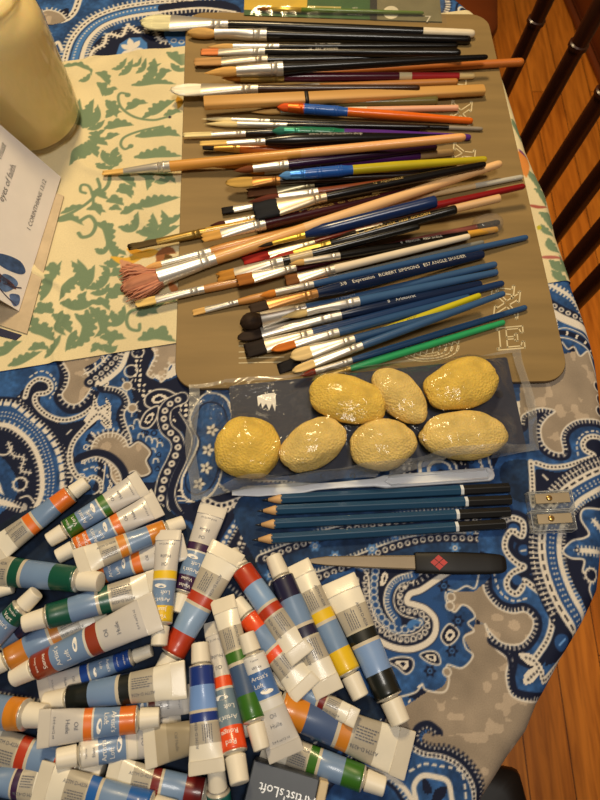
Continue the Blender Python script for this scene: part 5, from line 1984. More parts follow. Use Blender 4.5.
    mb.loft([(xe0, wd(fe) * 1.005, ht(fe) * .9 + .0004, 0), (xe0 + .0008, wd(fe) * 1.02, max(.0016, ht(fe) * .9), .0), (L - .0007, we * 1.01, .0013, 0), (L, we * .99, .0009, 0)], 20, ex=5)
    auto_smooth(mb.build('folded_end', mat((216, 208, 190) if side != 'front' else (204, 198, 188), .4, var=.04, coat=.2, key='folded_tube_end'), root), 35)
    # print
    surf = lambda x, y: ht((x - x0) / (x1 - x0)) * math.sqrt(max(0, 1 - min(.98, abs(y) / wd((x - x0) / (x1 - x0))) ** 2)) * 1.03
    bl = x1 - x0
    X = lambda f: x0 + bl * f
    jobs = []
    if side == 'front':
        for i, nm in enumerate(names or []):
            jobs.append(('colour_name', nm, X(.055 + .075 * i), min(R * .55, R * 2.6 / max(4, len(nm))) * (.62 if color[1] > 200 else 1), 1, WHITE_INK if color[0] < 220 or color[1] < 200 else DARK_INK, 0))
        jobs.append(('brand_lettering', "Artist's", X(.235), R * .50, 1, WHITE_INK, -R * .05))
        jobs.append(('brand_lettering', "Loft", X(.315), R * .50, 1, WHITE_INK, -R * .32))
        jobs.append(('oil_lettering', "Oil", X(.64), R * .46, 1, DARK_INK, 0))
        jobs.append(('oil_lettering', "Huile", X(.735), R * .46, 1, DARK_INK, 0))
        jobs.append(('volume_lettering', "0.4 fl oz/12 ml", X(.885), R * .26, 1, DARK_INK, 0))
        mb = MB()
        pts = []
        for k in range(24):
            a = 2 * math.pi * k / 24
            pts.append((X(.39) + math.cos(a) * R * .20, R * .18 + math.sin(a) * R * .52 + .15 * R * math.cos(a)))
        mb.add([(x, y, surf(x, y) + .0002) for x, y in pts], [tuple(range(23, -1, -1))])
        mb.build('palette_emblem', WHITE_INK, body, smooth=False)
        ln = [(X(.685), -R * .75), (X(.690), R * .75)]
    elif side == 'plain':
        jobs.append(('small_print', "Oil Huile", X(.70), R * .34, 1, mat((120, 112, 98), .6, key='faint_ink'), 0))
    else:
        jobs.append(('small_print', "ASTM D-4236", X(.69), R * .32, -1, DARK_INK, -R * .55))
    for (nm, s_, xx, size, rot, m, yy) in jobs:
        lettering(nm, s_, body, m, xx, size, surf, y0=yy, rot=rot, lift=.00022)
    if side == 'back':
        # rows of print too small to read
        mb = MB()
        for r_ in range(5):
            y = R * (.32 - .0 + -.17 * r_ + .30)
            f = .595
            end = .77 - .02 * ((r_ * 7) % 3)
            while f < end:
                ln_ = .012 + .018 * random.random()
                a, b = X(f), X(min(end, f + ln_))
                mb.add([(a, y - R * .035, surf(a, y) + .0002), (b, y - R * .035, surf(b, y) + .0002), (b, y + R * .035, surf(b, y) + .0002), (a, y + R * .035, surf(a, y) + .0002)], [(0, 1, 2, 3)])
                f += ln_ + .006
        mb.build('fine_print', DARK_INK, body, smooth=False)
    return root


OR, OR2, GRN, DGR, YEL, VIO, RED, VRM, SIE, COB, ULT, BLKT, OCHT, TEA, CRIM, NAVT = (218, 112, 34), (206, 128, 34), (52, 104, 28), (16, 78, 60), (226, 188, 34), (56, 28, 66), (176, 54, 24), (226, 78, 32), (142, 54, 28), (32, 70, 150), (26, 52, 128), (20, 24, 20), (190, 118, 34), (20, 96, 92), (110, 26, 24), (32, 30, 60)

T('green banded tube with white cap pointing to the near right, beside the dark carton', (385, 787), (264, 742), 25, GRN, 'back', cw=1.2)
T('wide tube with orange bands and large white folded end, beyond the carton', (256, 697), (410, 756), 32, OR2, 'back', blue=(70, 90, 130))
T('small ivory tube with dark red ring lying on the wide orange banded tube', (272, 676), (357, 719), 19, CRIM, 'back', cw=.95)
T('tube with dark violet bands lying under the yellow banded one', (273, 556), (330, 694), 24, NAVT, 'back', cw=1.2)
T('tube with vermilion bands, cap up left, slipped under the creased red one', (236, 601), (308, 692), 23, VRM, 'back', cw=1.4)
T('creased tube with red bands sloping down to a torn white end', (230, 552), (303, 658), 23, RED, 'back', blue=(124, 156, 198), cw=1.15)
T('violet lettered tube standing upright, its pale end beside the pencil tips', (177, 613), (214, 506), 22, VIO, 'front', names=['Violet', 'Violet'], cw=1.35)
T('red banded tube with broad white end, between violet lettered and creased red tubes', (160, 678), (229, 547), 25, RED, 'back', blue=(132, 160, 196), cw=1.55)
T('white capped tube cut by the photo edge above the dark green lettered tube', (13, 588), (-78, 612), 15, (60, 110, 80))
T('small orange banded tube mostly hidden under the tube with an orange ochre end', (70, 585), (186, 546), 19, OR, 'front')
T('large dark green tube lying level with a steel shoulder and fat grey white cap', (101, 582), (-40, 566), 25, DGR, 'back', capw=.84)
T('slate blue tube with navy ring half buried under the ochre banded one', (50, 612), (-40, 662), 20, NAVT, 'back')
T('ochre banded tube at the left edge partly beneath the red brown lettered tube', (-14, 671), (104, 608), 24, OCHT, 'back')
T('green lettered tube pointing its tall cap up and right beside the left edge', (37, 592), (-42, 672), 22, DGR, 'front', names=['Viridian', 'Vert'])
T('tube with an olive green lettered band, uppermost of the fan of four', (48, 541), (143, 482), 20, GRN, 'front', names=['Sap Green', 'Vert'])
T('tube with a light orange band wedged between the green and the ochre ended tube', (57, 557), (159, 503), 20, OR, 'front', names=['Orange', 'Orange'])
T('tube lying print side down with two ochre orange bands, its white end pointing left', (184, 522), (76, 564), 20, OR2, 'back')
T('dark green banded tube, cap at the left, above the red brown lettered tube', (23, 624), (162, 583), 25, DGR, 'back', cw=1.3)
T('orange banded tube lying alone at the left edge nearest the cloth runner', (87, 482), (-10, 555), 20, OR, 'back')
T('slim tube with cobalt blue lettering under the red brown lettered tube', (152, 650), (39, 692), 17, COB, 'front', names=['Cobalt Blue', 'Bleu de Cobalt'], cw=1.5)
T('yellow banded tube standing out upright with its cap toward the viewer', (159, 646), (169, 530), 22, YEL, 'front', names=['Yellow', 'Jaune'], cw=1.2)
T('red brown tube with white lettering and broad folded white end', (13, 678), (158, 610), 26, SIE, 'front', names=['Burnt Sienna', 'Sienne'], cw=1.5)
T('dark red lettered tube peeking out below the black banded tube', (92, 722), (192, 698), 19, (92, 34, 26), 'front', names=['Umber'])
T('tube with black green bands and a wide white folded end, cap at the left', (45, 702), (186, 679), 25, BLKT, 'back')
T('fat orange ended tube cut by the left photo edge, cap to the right', (46, 716), (-50, 709), 30, OR2, 'back')
T('tube with a red ring and grey printed back, lying under the white lettered tube', (103, 773), (-30, 742), 29, RED, 'back')
T('tube with a violet ring in the near left corner', (-34, 776), (54, 788), 26, VIO, 'back')
T('crimson banded tube whose grey printed half shows under the beige tube', (226, 796), (106, 776), 26, CRIM, 'back')
T('tube with a royal blue ring at the near photo edge', (176, 812), (36, 782), 28, (30, 92, 168), 'back')
T('white lettered tube with a fat cap just below the orange banded one', (56, 759), (182, 733), 26, (226, 220, 208), 'front', names=['Titanium', 'Blanc'])
T('tube with orange bands and a shiny crumpled foil end, cap at the right', (160, 717), (38, 729), 26, OR, 'front', names=[], cw=1.35)
T('plain beige grey tube end with a white fold, under the dark blue upright tube', (262, 722), (144, 748), 27, (120, 110, 90), 'plain')
T('teal green tube at the near edge with only cap and shoulder in sight', (216, 768), (226, 872), 24, TEA, 'front', names=['Green'])
T('tube with green bands and slate blue middle, left of the white lettered tube', (262, 750), (222, 598), 22, GRN, 'back', blue=(64, 86, 120), cw=1.2)
T('tube with vermilion bands and lettering, cap toward the viewer, behind the dark blue one', (240, 784), (212, 622), 25, VRM, 'front', names=['Red', 'Rouge'], blue=(110, 130, 146), cw=.75)
T('tube with bright yellow bands, cap toward the viewer, left of the black banded one', (361, 698), (297, 563), 24, YEL, 'back', cw=1.1)
T('black banded tube with pale blue middle, rightmost of the heap', (401, 724), (338, 579), 27, BLKT, 'back', blue=(122, 152, 200), cw=1.4)
T('dark blue tube lying print side down, upright with its cap on the far side', (200, 643), (207, 774), 25, ULT, 'back', blue=(112, 148, 208), cw=1.4)
T('white lettered tube on top of the heap with a flared folded end toward the viewer', (246, 633), (287, 757), 24, (224, 222, 218), 'front', names=['Titanium', 'White'], ring=(214, 212, 208), blue=(72, 110, 168), cw=1.5)

# ------------------------------------------------------------------ dark carton of the paint set
k = mpp(290, 790)
a_, b_ = P(254, 760, .020), P(329, 782, .020)
exv = (b_ - a_)[:2]
wbx = float(np.hypot(*exv))
exv = exv / wbx
eyv = np.array([exv[1], -exv[0]])
bxr = empty('paint_carton', 'dark slate grey paint carton with silver upside down lettering at the near edge', 'carton')
cb = a_[:2] + exv * wbx / 2 + eyv * .05
Mx = Matrix.Identity(4)
Mx[0][0], Mx[1][0], Mx[0][1], Mx[1][1] = exv[0], exv[1], -eyv[0], -eyv[1]
Mx[0][3], Mx[1][3], Mx[2][3] = cb[0], cb[1], .0006
bxr.matrix_world = Mx
mb = MB()
mb.box((-.0028, 0, .0098), (wbx - .0056, .10, .0192), bev=.0006)
mb.build('box', mat((62, 68, 78), .45, var=.08, key='dark_carton'), bxr, smooth=False)
mb = MB()
mb.box((wbx / 2 - .0026, 0, .0098), (.0052, .0995, .0188), bev=.0006)
mb.build('side_flap', mat((206, 186, 150), .6, key='pale_card'), bxr, smooth=False)
V, Fc = glyphs("Artist'sLoft")
sz = .0074
tp_ = bxr.matrix_world.inverted() @ Vector(P(287, 794.5, .0202))
mesh_obj('brand_lettering', [(-x * sz + tp_.x, -y * sz + tp_.y, .0196) for x, y in V], Fc, mat((198, 198, 196), .35, metal=.3, key='silver_ink'), bxr, smooth=False)
# ------------------------------------------------------------------ bag of natural sponges
SPG = [
    ('roundish sponge alone at the left end of the bag', (248, 447), 33, 34, 60, .0062, 1),
    ('tilted oblong sponge second from the left end of the bag', (313, 444), 37, 24, 33, .0062, 2),
    ('plump sponge at the upper rim, left of the slim one', (347, 400), 41, 25, -14, .0075, 3),
    ('slim diagonal sponge between two larger ones in the upper row', (400, 396), 35, 21, -52, .0065, 4),
    ('large smooth sponge in the upper right corner of the bag', (461, 384), 41, 26, 22, .0062, 5),
    ('long low sponge in the lower right corner of the bag', (463, 435), 45, 25, 4, .0062, 6),
    ('rounded sponge in the middle of the lower row of the bag', (382, 444), 34, 27, 15, .0062, 7)]


def sponge_mat(c):
    m = bpy.data.materials.new('natural_sponge')
    m.use_nodes = True
    nt = m.node_tree
    b = nt.nodes['Principled BSDF']
    b.inputs['Roughness'].default_value = .9
    b.inputs['Specular IOR Level'].default_value = .2
    b.inputs['Subsurface Weight'].default_value = .25
    b.inputs['Subsurface Radius'].default_value = (.004, .003, .001)
    tc = nt.nodes.new('ShaderNodeTexCoord')
    vo = nt.nodes.new('ShaderNodeTexVoronoi')
    vo.inputs['Scale'].default_value = 620
    nz = nt.nodes.new('ShaderNodeTexNoise')
    nz.inputs['Scale'].default_value = 90
    nz.inputs['Detail'].default_value = 6
    for t in (vo, nz):
        nt.links.new(tc.outputs['Object'], t.inputs['Vector'])
    rp = nt.nodes.new('ShaderNodeValToRGB')
    rp.color_ramp.elements[0].position = .3
    rp.color_ramp.elements[1].position = .66
    rp.color_ramp.elements[0].color = lin(tuple(int(v * .86) for v in c))
    rp.color_ramp.elements[1].color = lin(c)
    nt.links.new(nz.outputs[0], rp.inputs[0])
    nt.links.new(rp.outputs[0], b.inputs['Base Color'])
    ad = nt.nodes.new('ShaderNodeMath')
    ad.operation = 'MULTIPLY'
    nt.links.new(vo.outputs['Distance'], ad.inputs[0])
    nt.links.new(nz.outputs[0], ad.inputs[1])
    bp = nt.nodes.new('ShaderNodeBump')
    bp.inputs['Strength'].default_value = .55
    bp.inputs['Distance'].default_value = .0022
    nt.links.new(ad.outputs[0], bp.inputs['Height'])
    nt.links.new(bp.outputs[0], b.inputs['Normal'])
    return m


spg_m = [sponge_mat((232, 196, 92)), sponge_mat((230, 200, 122))]
ELL = []
for (lab, c, a, b, ang, zb, sd) in SPG:
    h = .0125 if sd != 4 else .0118
    zc = zb + h * .92
    p = P(*c, zc)
    k = mpp(*c, zc)
    A, Bb = a * k, b * k / .97
    th = math.radians(ang)
    bm = bmesh_ico = None
    V, Fc = [], []
    nu, nv = 56, 34
    for j in range(nv + 1):
        ph = math.pi * j / nv - math.pi / 2
        for i in range(nu):
            la = 2 * math.pi * i / nu
            x, y, z = math.cos(ph) * math.cos(la), math.cos(ph) * math.sin(la), math.sin(ph)
            q_ = Vector((x * 1.3 + sd * 7, y * 1.3, z * 1.3))
            d = 1 + .11 * mnoise.noise(q_) + .03 * mnoise.noise(q_ * 2.7) + .010 * mnoise.noise(q_ * 9) + .012 * mnoise.noise(q_ * 22)
            e = .97
            sx = math.copysign(abs(x) ** e, x)
            sy = math.copysign(abs(y) ** e, y)
            zz = z * h * d
            if zz < -h * .92:
                zz = -h * .92
            V.append((sx * A * d * .97, sy * Bb * d * .97, zz))
    for j in range(nv):
        for i in range(nu):
            i2 = (i + 1) % nu
            Fc.append((j * nu + i, j * nu + i2, (j + 1) * nu + i2, (j + 1) * nu + i))
    o = mesh_obj('sponge', V, Fc, spg_m[0 if sd in (1, 3, 5) else 1])
    o.location = p
    o.rotation_euler = (0, 0, th)
    tag(o, 'pale yellow natural ' + lab, 'sponge', 'natural sponges in the clear bag')
    ELL.append((p[0], p[1], zc, A * 1.06, Bb * 1.06, h * 1.06, th))

BAG = [(187, 384), (522, 350), (541, 453), (189, 500)]        # corners in the photograph


def bag_pt(u, v):
    a, b, c, d = [np.array(p, float) for p in BAG]
    p = (a * (1 - u) + b * u) * (1 - v) + (d * (1 - u) + c * u) * v
    p[1] += 3.0 * math.sin(u * 9) * (1 - 2 * v) * .5 + 1.6 * math.sin(u * 23 + 1)
    p[0] += 2.5 * math.sin(v * 7 + 1) * (1 - 2 * u)
    return p


nu, nv = 190, 90
zf = np.zeros((nv + 1, nu + 1))
XY = np.zeros((nv + 1, nu + 1, 2))
for j in range(nv + 1):
    for i in range(nu + 1):
        XY[j, i] = P(*bag_pt(i / nu, j / nv), .006)[:2]
base = .0061
zt = np.full((nv + 1, nu + 1), base)
for (ex_, ey_, ez_, A, Bb, h, th) in ELL:
    dx, dy = XY[..., 0] - ex_, XY[..., 1] - ey_
    c, s_ = math.cos(th), math.sin(th)
    x, y = (dx * c + dy * s_) / A, (-dx * s_ + dy * c) / Bb
    r2 = x * x + y * y
    zt = np.maximum(zt, np.where(r2 < 1, ez_ + h * np.sqrt(np.clip(1 - r2, 0, 1)), base))
hi = zt.copy()
zz = zt.copy()
for it in range(140):                         # a film pulled tight over the sponges
    m = (np.roll(zz, 1, 0) + np.roll(zz, -1, 0) + np.roll(zz, 1, 1) + np.roll(zz, -1, 1)) / 4
    m[0, :] = m[-1, :] = base
    m[:, 0] = m[:, -1] = base
    zz = np.maximum(m, hi)
UU, VV = np.meshgrid(np.linspace(0, 1, nu + 1), np.linspace(0, 1, nv + 1))
wr = np.zeros_like(zz)
rr_ = np.random.default_rng(5)
for q_ in range(46):                          # creases
    cx, cy, an, ln, wdt = rr_.random(), rr_.random(), rr_.normal(.2, .9), rr_.uniform(.03, .16), rr_.uniform(.004, .010)
    if q_ < 20:
        cx = rr_.uniform(0, .25)
    elif q_ < 32:
        cy = rr_.choice([rr_.uniform(0, .12), rr_.uniform(.9, 1)])
        an = rr_.normal(0, .3)
    dx, dy = (UU - cx) * 1.0, (VV - cy) * .33
    t_, n_ = dx * math.cos(an) + dy * math.sin(an), -dx * math.sin(an) + dy * math.cos(an)
    wr += rr_.uniform(.0012, .0030) * np.exp(-(t_ / ln) ** 2) * np.exp(-(n_ / wdt) ** 2)
ed = np.clip(np.minimum(np.minimum(UU, 1 - UU) * 8, np.minimum(VV, 1 - VV) * 4), 0, 1)
zz = zz + .0012 + wr * (.35 + .65 * ed) + .0010 * (fbm(UU, VV, .06, 77) - .5)
film = clear_mat('clear_bag_film', (0.985, .985, .975), gloss=.09, haze=.006, fres=1.55, minr=.014, wr=.30)
film_b = clear_mat('clear_bag_film_back', (0.985, .985, .975), gloss=.10, haze=.008, fres=1.3, minr=.005)
bag = empty('sponge_bag', 'clear crinkled plastic bag with a dark blue card, holding seven natural sponges', 'plastic bag', (*P(360, 430, 0)[:2], .0052))
off = np.array(bag.location)


def grid_obj(name, Z, m, parent, xy=XY):
    V = [(xy[j, i, 0] - off[0], xy[j, i, 1] - off[1], Z[j, i] - off[2]) for j in range(Z.shape[0]) for i in range(Z.shape[1])]
    W = Z.shape[1]
    Fc = [(j * W + i, (j + 1) * W + i, (j + 1) * W + i + 1, j * W + i + 1) for j in range(Z.shape[0] - 1) for i in range(W - 1)]
    return mesh_obj(name, V, Fc, m, parent)


grid_obj('front_film', zz, film, bag)
zb_ = np.full_like(zz, .0054)
grid_obj('back_film', zb_[::10, ::10], film_b, bag, XY[::10, ::10])
seal = clear_mat('clear_bag_seam', (.96, .96, .95), gloss=.2, haze=.22, minr=.06, haze_col=(.85, .85, .84))
for nm_, sl_ in (('side_seam', (slice(0, nv + 1), slice(0, 7))), ('side_seam', (slice(0, nv + 1), slice(nu - 5, nu + 1))), ('lower_seam', (slice(nv - 6, nv + 1), slice(0, nu + 1))), ('upper_seam', (slice(0, 4), slice(0, nu + 1)))):
    grid_obj(nm_, zz[sl_] + .00035, seal, bag, XY[sl_])
cq = [P(*p, .0059)[:2] - off[:2] for p in ((229, 386), (507, 357), (527, 450), (236, 480))]
slab('insert_card', rounded_quad(cq, .002, 3), .0056 - off[2], .0060 - off[2], [mat((26, 32, 54), .6, var=.08, key='navy_card')], bag, bev=.0001)
wh = mat((226, 222, 214), .6, key='white_paper')
tg = [(257, 396), (262, 394), (275, 392), (276, 402), (275, 411), (272, 403), (269, 410), (266, 403), (262, 408), (261, 402), (258, 406)]
slab('torn_label', np.array([P(*p, .0074)[:2] - off[:2] for p in tg]), .0062 - off[2], .0064 - off[2], [wh], bag, bev=.00005)
hp = P(499, 394, .0063)[:2] - off[:2]
hm = MB()
hm.loft([(0, .0032, .0032, 0), (.0002, .0032, .0032, 0)], 20)
ho = mesh_obj('hang_hole', [(hp[0] + v[1], hp[1] + v[2], .0062 - off[2] + v[0]) for v in hm.V], hm.F, mat((14, 16, 34), .6, key='hole_shadow_ink'), bag, smooth=False)

# ------------------------------------------------------------------ translucent plastic palette knife along the bag
mp_ = bpy.data.materials.new('frosted_plastic')
mp_.use_nodes = True
_b = mp_.node_tree.nodes['Principled BSDF']
_b.inputs['Base Color'].default_value = lin((226, 230, 238))
_b.inputs['Roughness'].default_value = .35
_b.inputs['Transmission Weight'].default_value = .25
_b.inputs['Subsurface Weight'].default_value = .2
_b.inputs['Subsurface Radius'].default_value = (.004, .004, .004)
kn = empty('plastic_palette_knife', 'frosted white plastic palette knife lying along the lower rim of the sponge bag', 'palette knife')
p0, p1 = P(494, 474, .0035), P(232, 493, .0035)
kn.matrix_world = frame(p0, p1)
L = float(np.linalg.norm(p1 - p0))
k = mpp(430, 478)
mb = MB()
w1 = 7 * k
mb.loft([(0, w1 * .3, .0008, 0), (.0012, w1 * .75, .0014, 0), (.004, w1, .0017, 0), (L * .42, w1 * .95, .0017, 0), (L * .46, w1 * .6, .0015, 0), (L * .6, w1 * .45, .0012, 0), (L * .68, w1 * .5, .001, 0), (L * .74, w1 * .8, .0007, 0), (L * .9, w1 * .8, .0006, 0), (L, w1 * .35, .0004, 0)], 20, ex=4)
auto_smooth(mb.build('handle_and_blade', mp_, kn), 50)
mb = MB()
for sgn in (-1, 1):
    mb.tube([(.006, sgn * w1 * .62, .0018), (L * .40, sgn * w1 * .58, .0018)], .0007, 8)
mb.tube([(.006, -w1 * .62, .0018), (.0035, 0, .0018), (.006, w1 * .62, .0018)], .0007, 8)
mb.tube([(L * .40, -w1 * .58, .0018), (L * .42, 0, .0018), (L * .40, w1 * .58, .0018)], .0007, 8)
mb.build('raised_rim', mp_, kn)

# ------------------------------------------------------------------ pencils
PENB = mat((26, 66, 98), .35, var=.05, coat=.3, key='blue_pencil_lacquer')
PENK = mat((18, 17, 18), .4, coat=.2, key='black_lacquer')
for i, (tp, en, rg, lab) in enumerate((
        ((262, 500), (509, 488), .80, 'blue pencil with black end lying closest to the bag of sponges'),
        ((257, 511), (511, 500), .815, 'second blue pencil from the bag, its black end reaching farthest right'),
        ((255, 525), (510, 512), .785, 'third blue pencil from the bag, white ring further left than its neighbours above'),
        ((252, 540), (505, 524), .80, 'blue pencil with black end nearest to the black handled knife'))):
    z = .0036
    p0, p1 = P(*tp, z), P(*en, z)
    L = float(np.linalg.norm(p1 - p0))
    r = empty('pencil', lab, 'pencil', (0, 0, 0), 'blue drawing pencils in a row')
    r.matrix_world = frame(p0, p1)
    R = .0038
    LD = .0135

    def hexr(x0, x1, m, nm, R=R, par=r, dome=False):
        V, Fc = [], []
        rows = [(x0, 1.0), (x1 - (.0006 if dome else 0), 1.0)] + ([(x1, .86)] if dome else [])
        for x, s_ in rows:
            for k_ in range(6):
                a = math.pi / 6 + k_ * math.pi / 3
                for da in (-.09, .09):
                    V.append((x, R * s_ * math.cos(a + da), R * s_ * math.sin(a + da)))
        n = 12
        for q_ in range(len(rows) - 1):
            for k_ in range(n):
                k2 = (k_ + 1) % n
                Fc.append((q_ * n + k2, q_ * n + k_, (q_ + 1) * n + k_, (q_ + 1) * n + k2))
        Fc.append(tuple(range(n)))
        Fc.append(tuple(range(len(rows) * n - 1, (len(rows) - 1) * n - 1, -1)))
        return mesh_obj(nm, V, Fc, m, par, smooth=False)
    xr = L * rg
    hexr(LD, xr, PENB, 'painted_body')
    hexr(xr, xr + .0022, mat((206, 210, 214), .4, key='white_ring'), 'white_ring', R * 1.02)
    hexr(xr + .0022, L, PENK, 'black_end', R * 1.0, dome=True)
    mb = MB()
    mb.loft([(.0042, .0011, .0011, 0), (LD - .0015, R * .86, R * .86, 0), (LD + .0008, R * .95, R * .95, 0)], 18)
    mb.build('sharpened_wood', mat((206, 164, 112), .6, var=.12, scale=200, stretch=(.1, 1, 1), key='cedar_wood'), r)
    mb = MB()
    mb.loft([(0, .0002, .0002, 0), (.0044, .00118, .00118, 0)], 14)
    mb.build('lead', mat((40, 40, 44), .4, key='graphite'), r)

# ------------------------------------------------------------------ steel knife with black handle
kf = empty('palette_knife', 'steel bladed knife with black handle bearing a red four diamond mark', 'knife')
p0, p1 = P(305, 561, .003), P(506, 564, .003)
kf.matrix_world = frame(p0, p1)
L = float(np.linalg.norm(p1 - p0))
k = mpp(420, 563)
xb_ = L * .55
mb = MB()
V, Fc = [], []
pr = [(0, .0, .3), (.03, 1.6, -1.4), (.09, 3.2, -2.8), (.2, 5, -4.2), (.6, 6.3, -6.0), (1.03, 7.2, -7.0)]
for (f, a, b) in pr:
    x = xb_ * f
    for (y, z) in ((a * k, 0), (a * k * .8, .0005), (b * k * .8, .0005), (b * k, 0), (b * k * .8, -.0005), (a * k * .8, -.0005)):
        V.append((x, y, z + .0))
for i in range(len(pr) - 1):
    for j in range(6):
        j2 = (j + 1) % 6
        Fc.append((i * 6 + j, i * 6 + j2, (i + 1) * 6 + j2, (i + 1) * 6 + j))
Fc.append(tuple(range(5, -1, -1)))
Fc.append(tuple(range((len(pr) - 1) * 6, len(pr) * 6)))
mesh_obj('blade', V, Fc, mat((128, 114, 94), .5, metal=.55, var=.12, scale=60, stretch=(.3, 1, 1), key='brushed_steel'), kf, smooth=False)
mb = MB()
hw_ = 10.5 * k
mb.loft([(xb_ - .0004, hw_ * .92, .0024, 0), (xb_ + .0006, hw_ * .98, .0029, 0), (xb_ + (L - xb_) * .45, hw_ * 1.05, .0031, 0), (xb_ + (L - xb_) * .8, hw_ * .98, .003, 0), (L - .004, hw_ * .88, .0028, 0), (L - .0012, hw_ * .72, .0022, 0), (L, hw_ * .5, .0012, 0)], 24, ex=3.6)
hd = auto_smooth(mb.build('handle', mat((17, 15, 15), .5, var=.06, key='black_plastic_handle', spec=.3), kf), 45)
mb = MB()
xm = xb_ + (L - xb_) * .25
s_ = 4.3 * k
for (dx, dy) in ((0, 1), (0, -1), (1, 0), (-1, 0)):
    c0 = (xm + dx * s_ * 1.05, dy * s_ * .9)
    mb.add([(c0[0] - s_ * .95, c0[1], .00325), (c0[0], c0[1] - s_ * .8, .00325), (c0[0] + s_ * .95, c0[1], .00325), (c0[0], c0[1] + s_ * .8, .00325)], [(0, 1, 2, 3)])
mb.build('diamond_mark', mat((178, 44, 34), .5, key='red_ink'), hd, smooth=False)

# ------------------------------------------------------------------ two clear sharpeners
clearp = clear_mat('clear_acrylic', (.97, .98, .98), gloss=.06, haze=.10, fres=1.7, minr=.09, haze_col=(.85, .88, .92))
for i, (c, lab) in enumerate((((547, 503), 'clear plastic pencil sharpener with steel blade, the one nearer the sponge bag'), ((549, 523), 'clear plastic pencil sharpener with steel blade, the one nearer the knife'))):
    k = mpp(*c)
    p0 = P(c[0] - 21, c[1] + 0.6, .0005)
    p1 = P(c[0] + 21, c[1] - 0.6, .0005)
    r = empty('pencil_sharpener', lab, 'pencil sharpener', (0, 0, 0), 'pair of clear pencil sharpeners')
    r.matrix_world = frame(p0, p1)
    L = float(np.linalg.norm(p1 - p0))
    W = 9.6 * k
    mb = MB()
    V = [(0, -W, 0), (L, -W, 0), (L, W, 0), (0, W, 0), (0.0006, -W * .96, .007), (L - .0006, -W * .96, .0105), (L - .0006, W * .96, .0105), (.0006, W * .96, .007)]
    mb.add(V, [(3, 2, 1, 0), (4, 5, 6, 7), (0, 1, 5, 4), (1, 2, 6, 5), (2, 3, 7, 6), (3, 0, 4, 7)])
    mb.build('clear_body', clearp, r, smooth=False)
    mb = MB()
    for (a, b2) in ((4, 5), (5, 6), (6, 7), (7, 4), (1, 5), (2, 6), (0, 4), (3, 7), (0, 1), (2, 3)):
        mb.tube([V[a], V[b2]], .00035, 6)
    mb.build('edge_highlights', clear_mat('edge_highlight_haze', (.9, .93, .95), gloss=.1, haze=.45, minr=.15, haze_col=(.9, .92, .95)), r)  # highlights along the clear edges, shaped as thin pale tubes
    sl = math.atan2(.0035, L)
    Rm = Matrix.Rotation(-sl, 3, 'Y')
    mb = MB()
    mb.box((L * .52, W * .18, .0094), (L * .78, W * 1.02, .0007), Rm, bev=.0002)
    bl = mb.build('blade', mat((140, 124, 98), .42, metal=.6, var=.05, key='sharpener_steel'), r, smooth=False)
    mb = MB()
    sxx = L * .44
    mb.loft([(0, .0021, .0021, 0), (.0007, .0021, .0021, 0), (.0011, .0015, .0015, 0)], 18)
    V = [(sxx + v[1], W * .2 + v[2], .0094 + v[0]) for v in mb.V]
    sc = mesh_obj('screw', V, mb.F, mat((196, 160, 90), .3, metal=.9, key='brass'), bl)
    mb = MB()
    mb.box((sxx, W * .2, .01052), (.0030, .0005, .0002))
    mb.build('screw_slot', mat((40, 30, 18), .6, key='dark_slot'), sc, smooth=False)

# ------------------------------------------------------------------ jar candle
jc = P(36, 124, .0016)
jar = empty('candle_jar', 'glass jar filled with pale cream candle wax on the table runner', 'candle jar', (jc[0], jc[1], .0018))
glass = clear_mat('jar_glass', (.98, .96, .86), gloss=.04, haze=.06, fres=1.6, minr=.045, haze_col=(.9, .84, .62))
prof = [(0, .001), (.026, .0), (.036, .0008), (.0415, .004), (.0438, .010), (.0445, .03), (.0445, .096), (.0435, .104), (.0405, .111), (.036, .116), (.0335, .119), (.0335, .124), (.0352, .126), (.0352, .129), (.0335, .131), (.0335, .138), (.0345, .1395), (.0335, .141), (.0320, .1405)]


def lathe(prof, n=64):
    V, Fc = [], []
    for (r, z) in prof:
        r = max(r, 1e-5)
        V += [(r * math.cos(2 * math.pi * i / n), r * math.sin(2 * math.pi * i / n), z) for i in range(n)]
    for j in range(len(prof) - 1):
        for i in range(n):
            i2 = (i + 1) % n
            Fc.append((j * n + i, j * n + i2, (j + 1) * n + i2, (j + 1) * n + i))
    return V, Fc


V, Fc = lathe(prof)
mesh_obj('glass_jar', V, Fc, glass, jar)
V, Fc = lathe([(0, .0046), (.030, .0046), (.0390, .0062), (.0428, .0110), (.0438, .03), (.0438, .095), (.0428, .103), (.0398, .110), (.0355, .115), (.0328, .119), (.032, .124), (.01, .123), (0, .123)])
wax = mat((244, 222, 168), .5, var=.04, scale=25, sss=.6, key='candle_wax')
mesh_obj('wax', V, Fc, wax, jar)
mb = MB()
mb.tube([(0, 0, .123), (.0006, 0, .130), (.0022, .001, .1335)], .0009, 8)
mb.build('wick', mat((60, 46, 32), .8, key='wick'), jar)

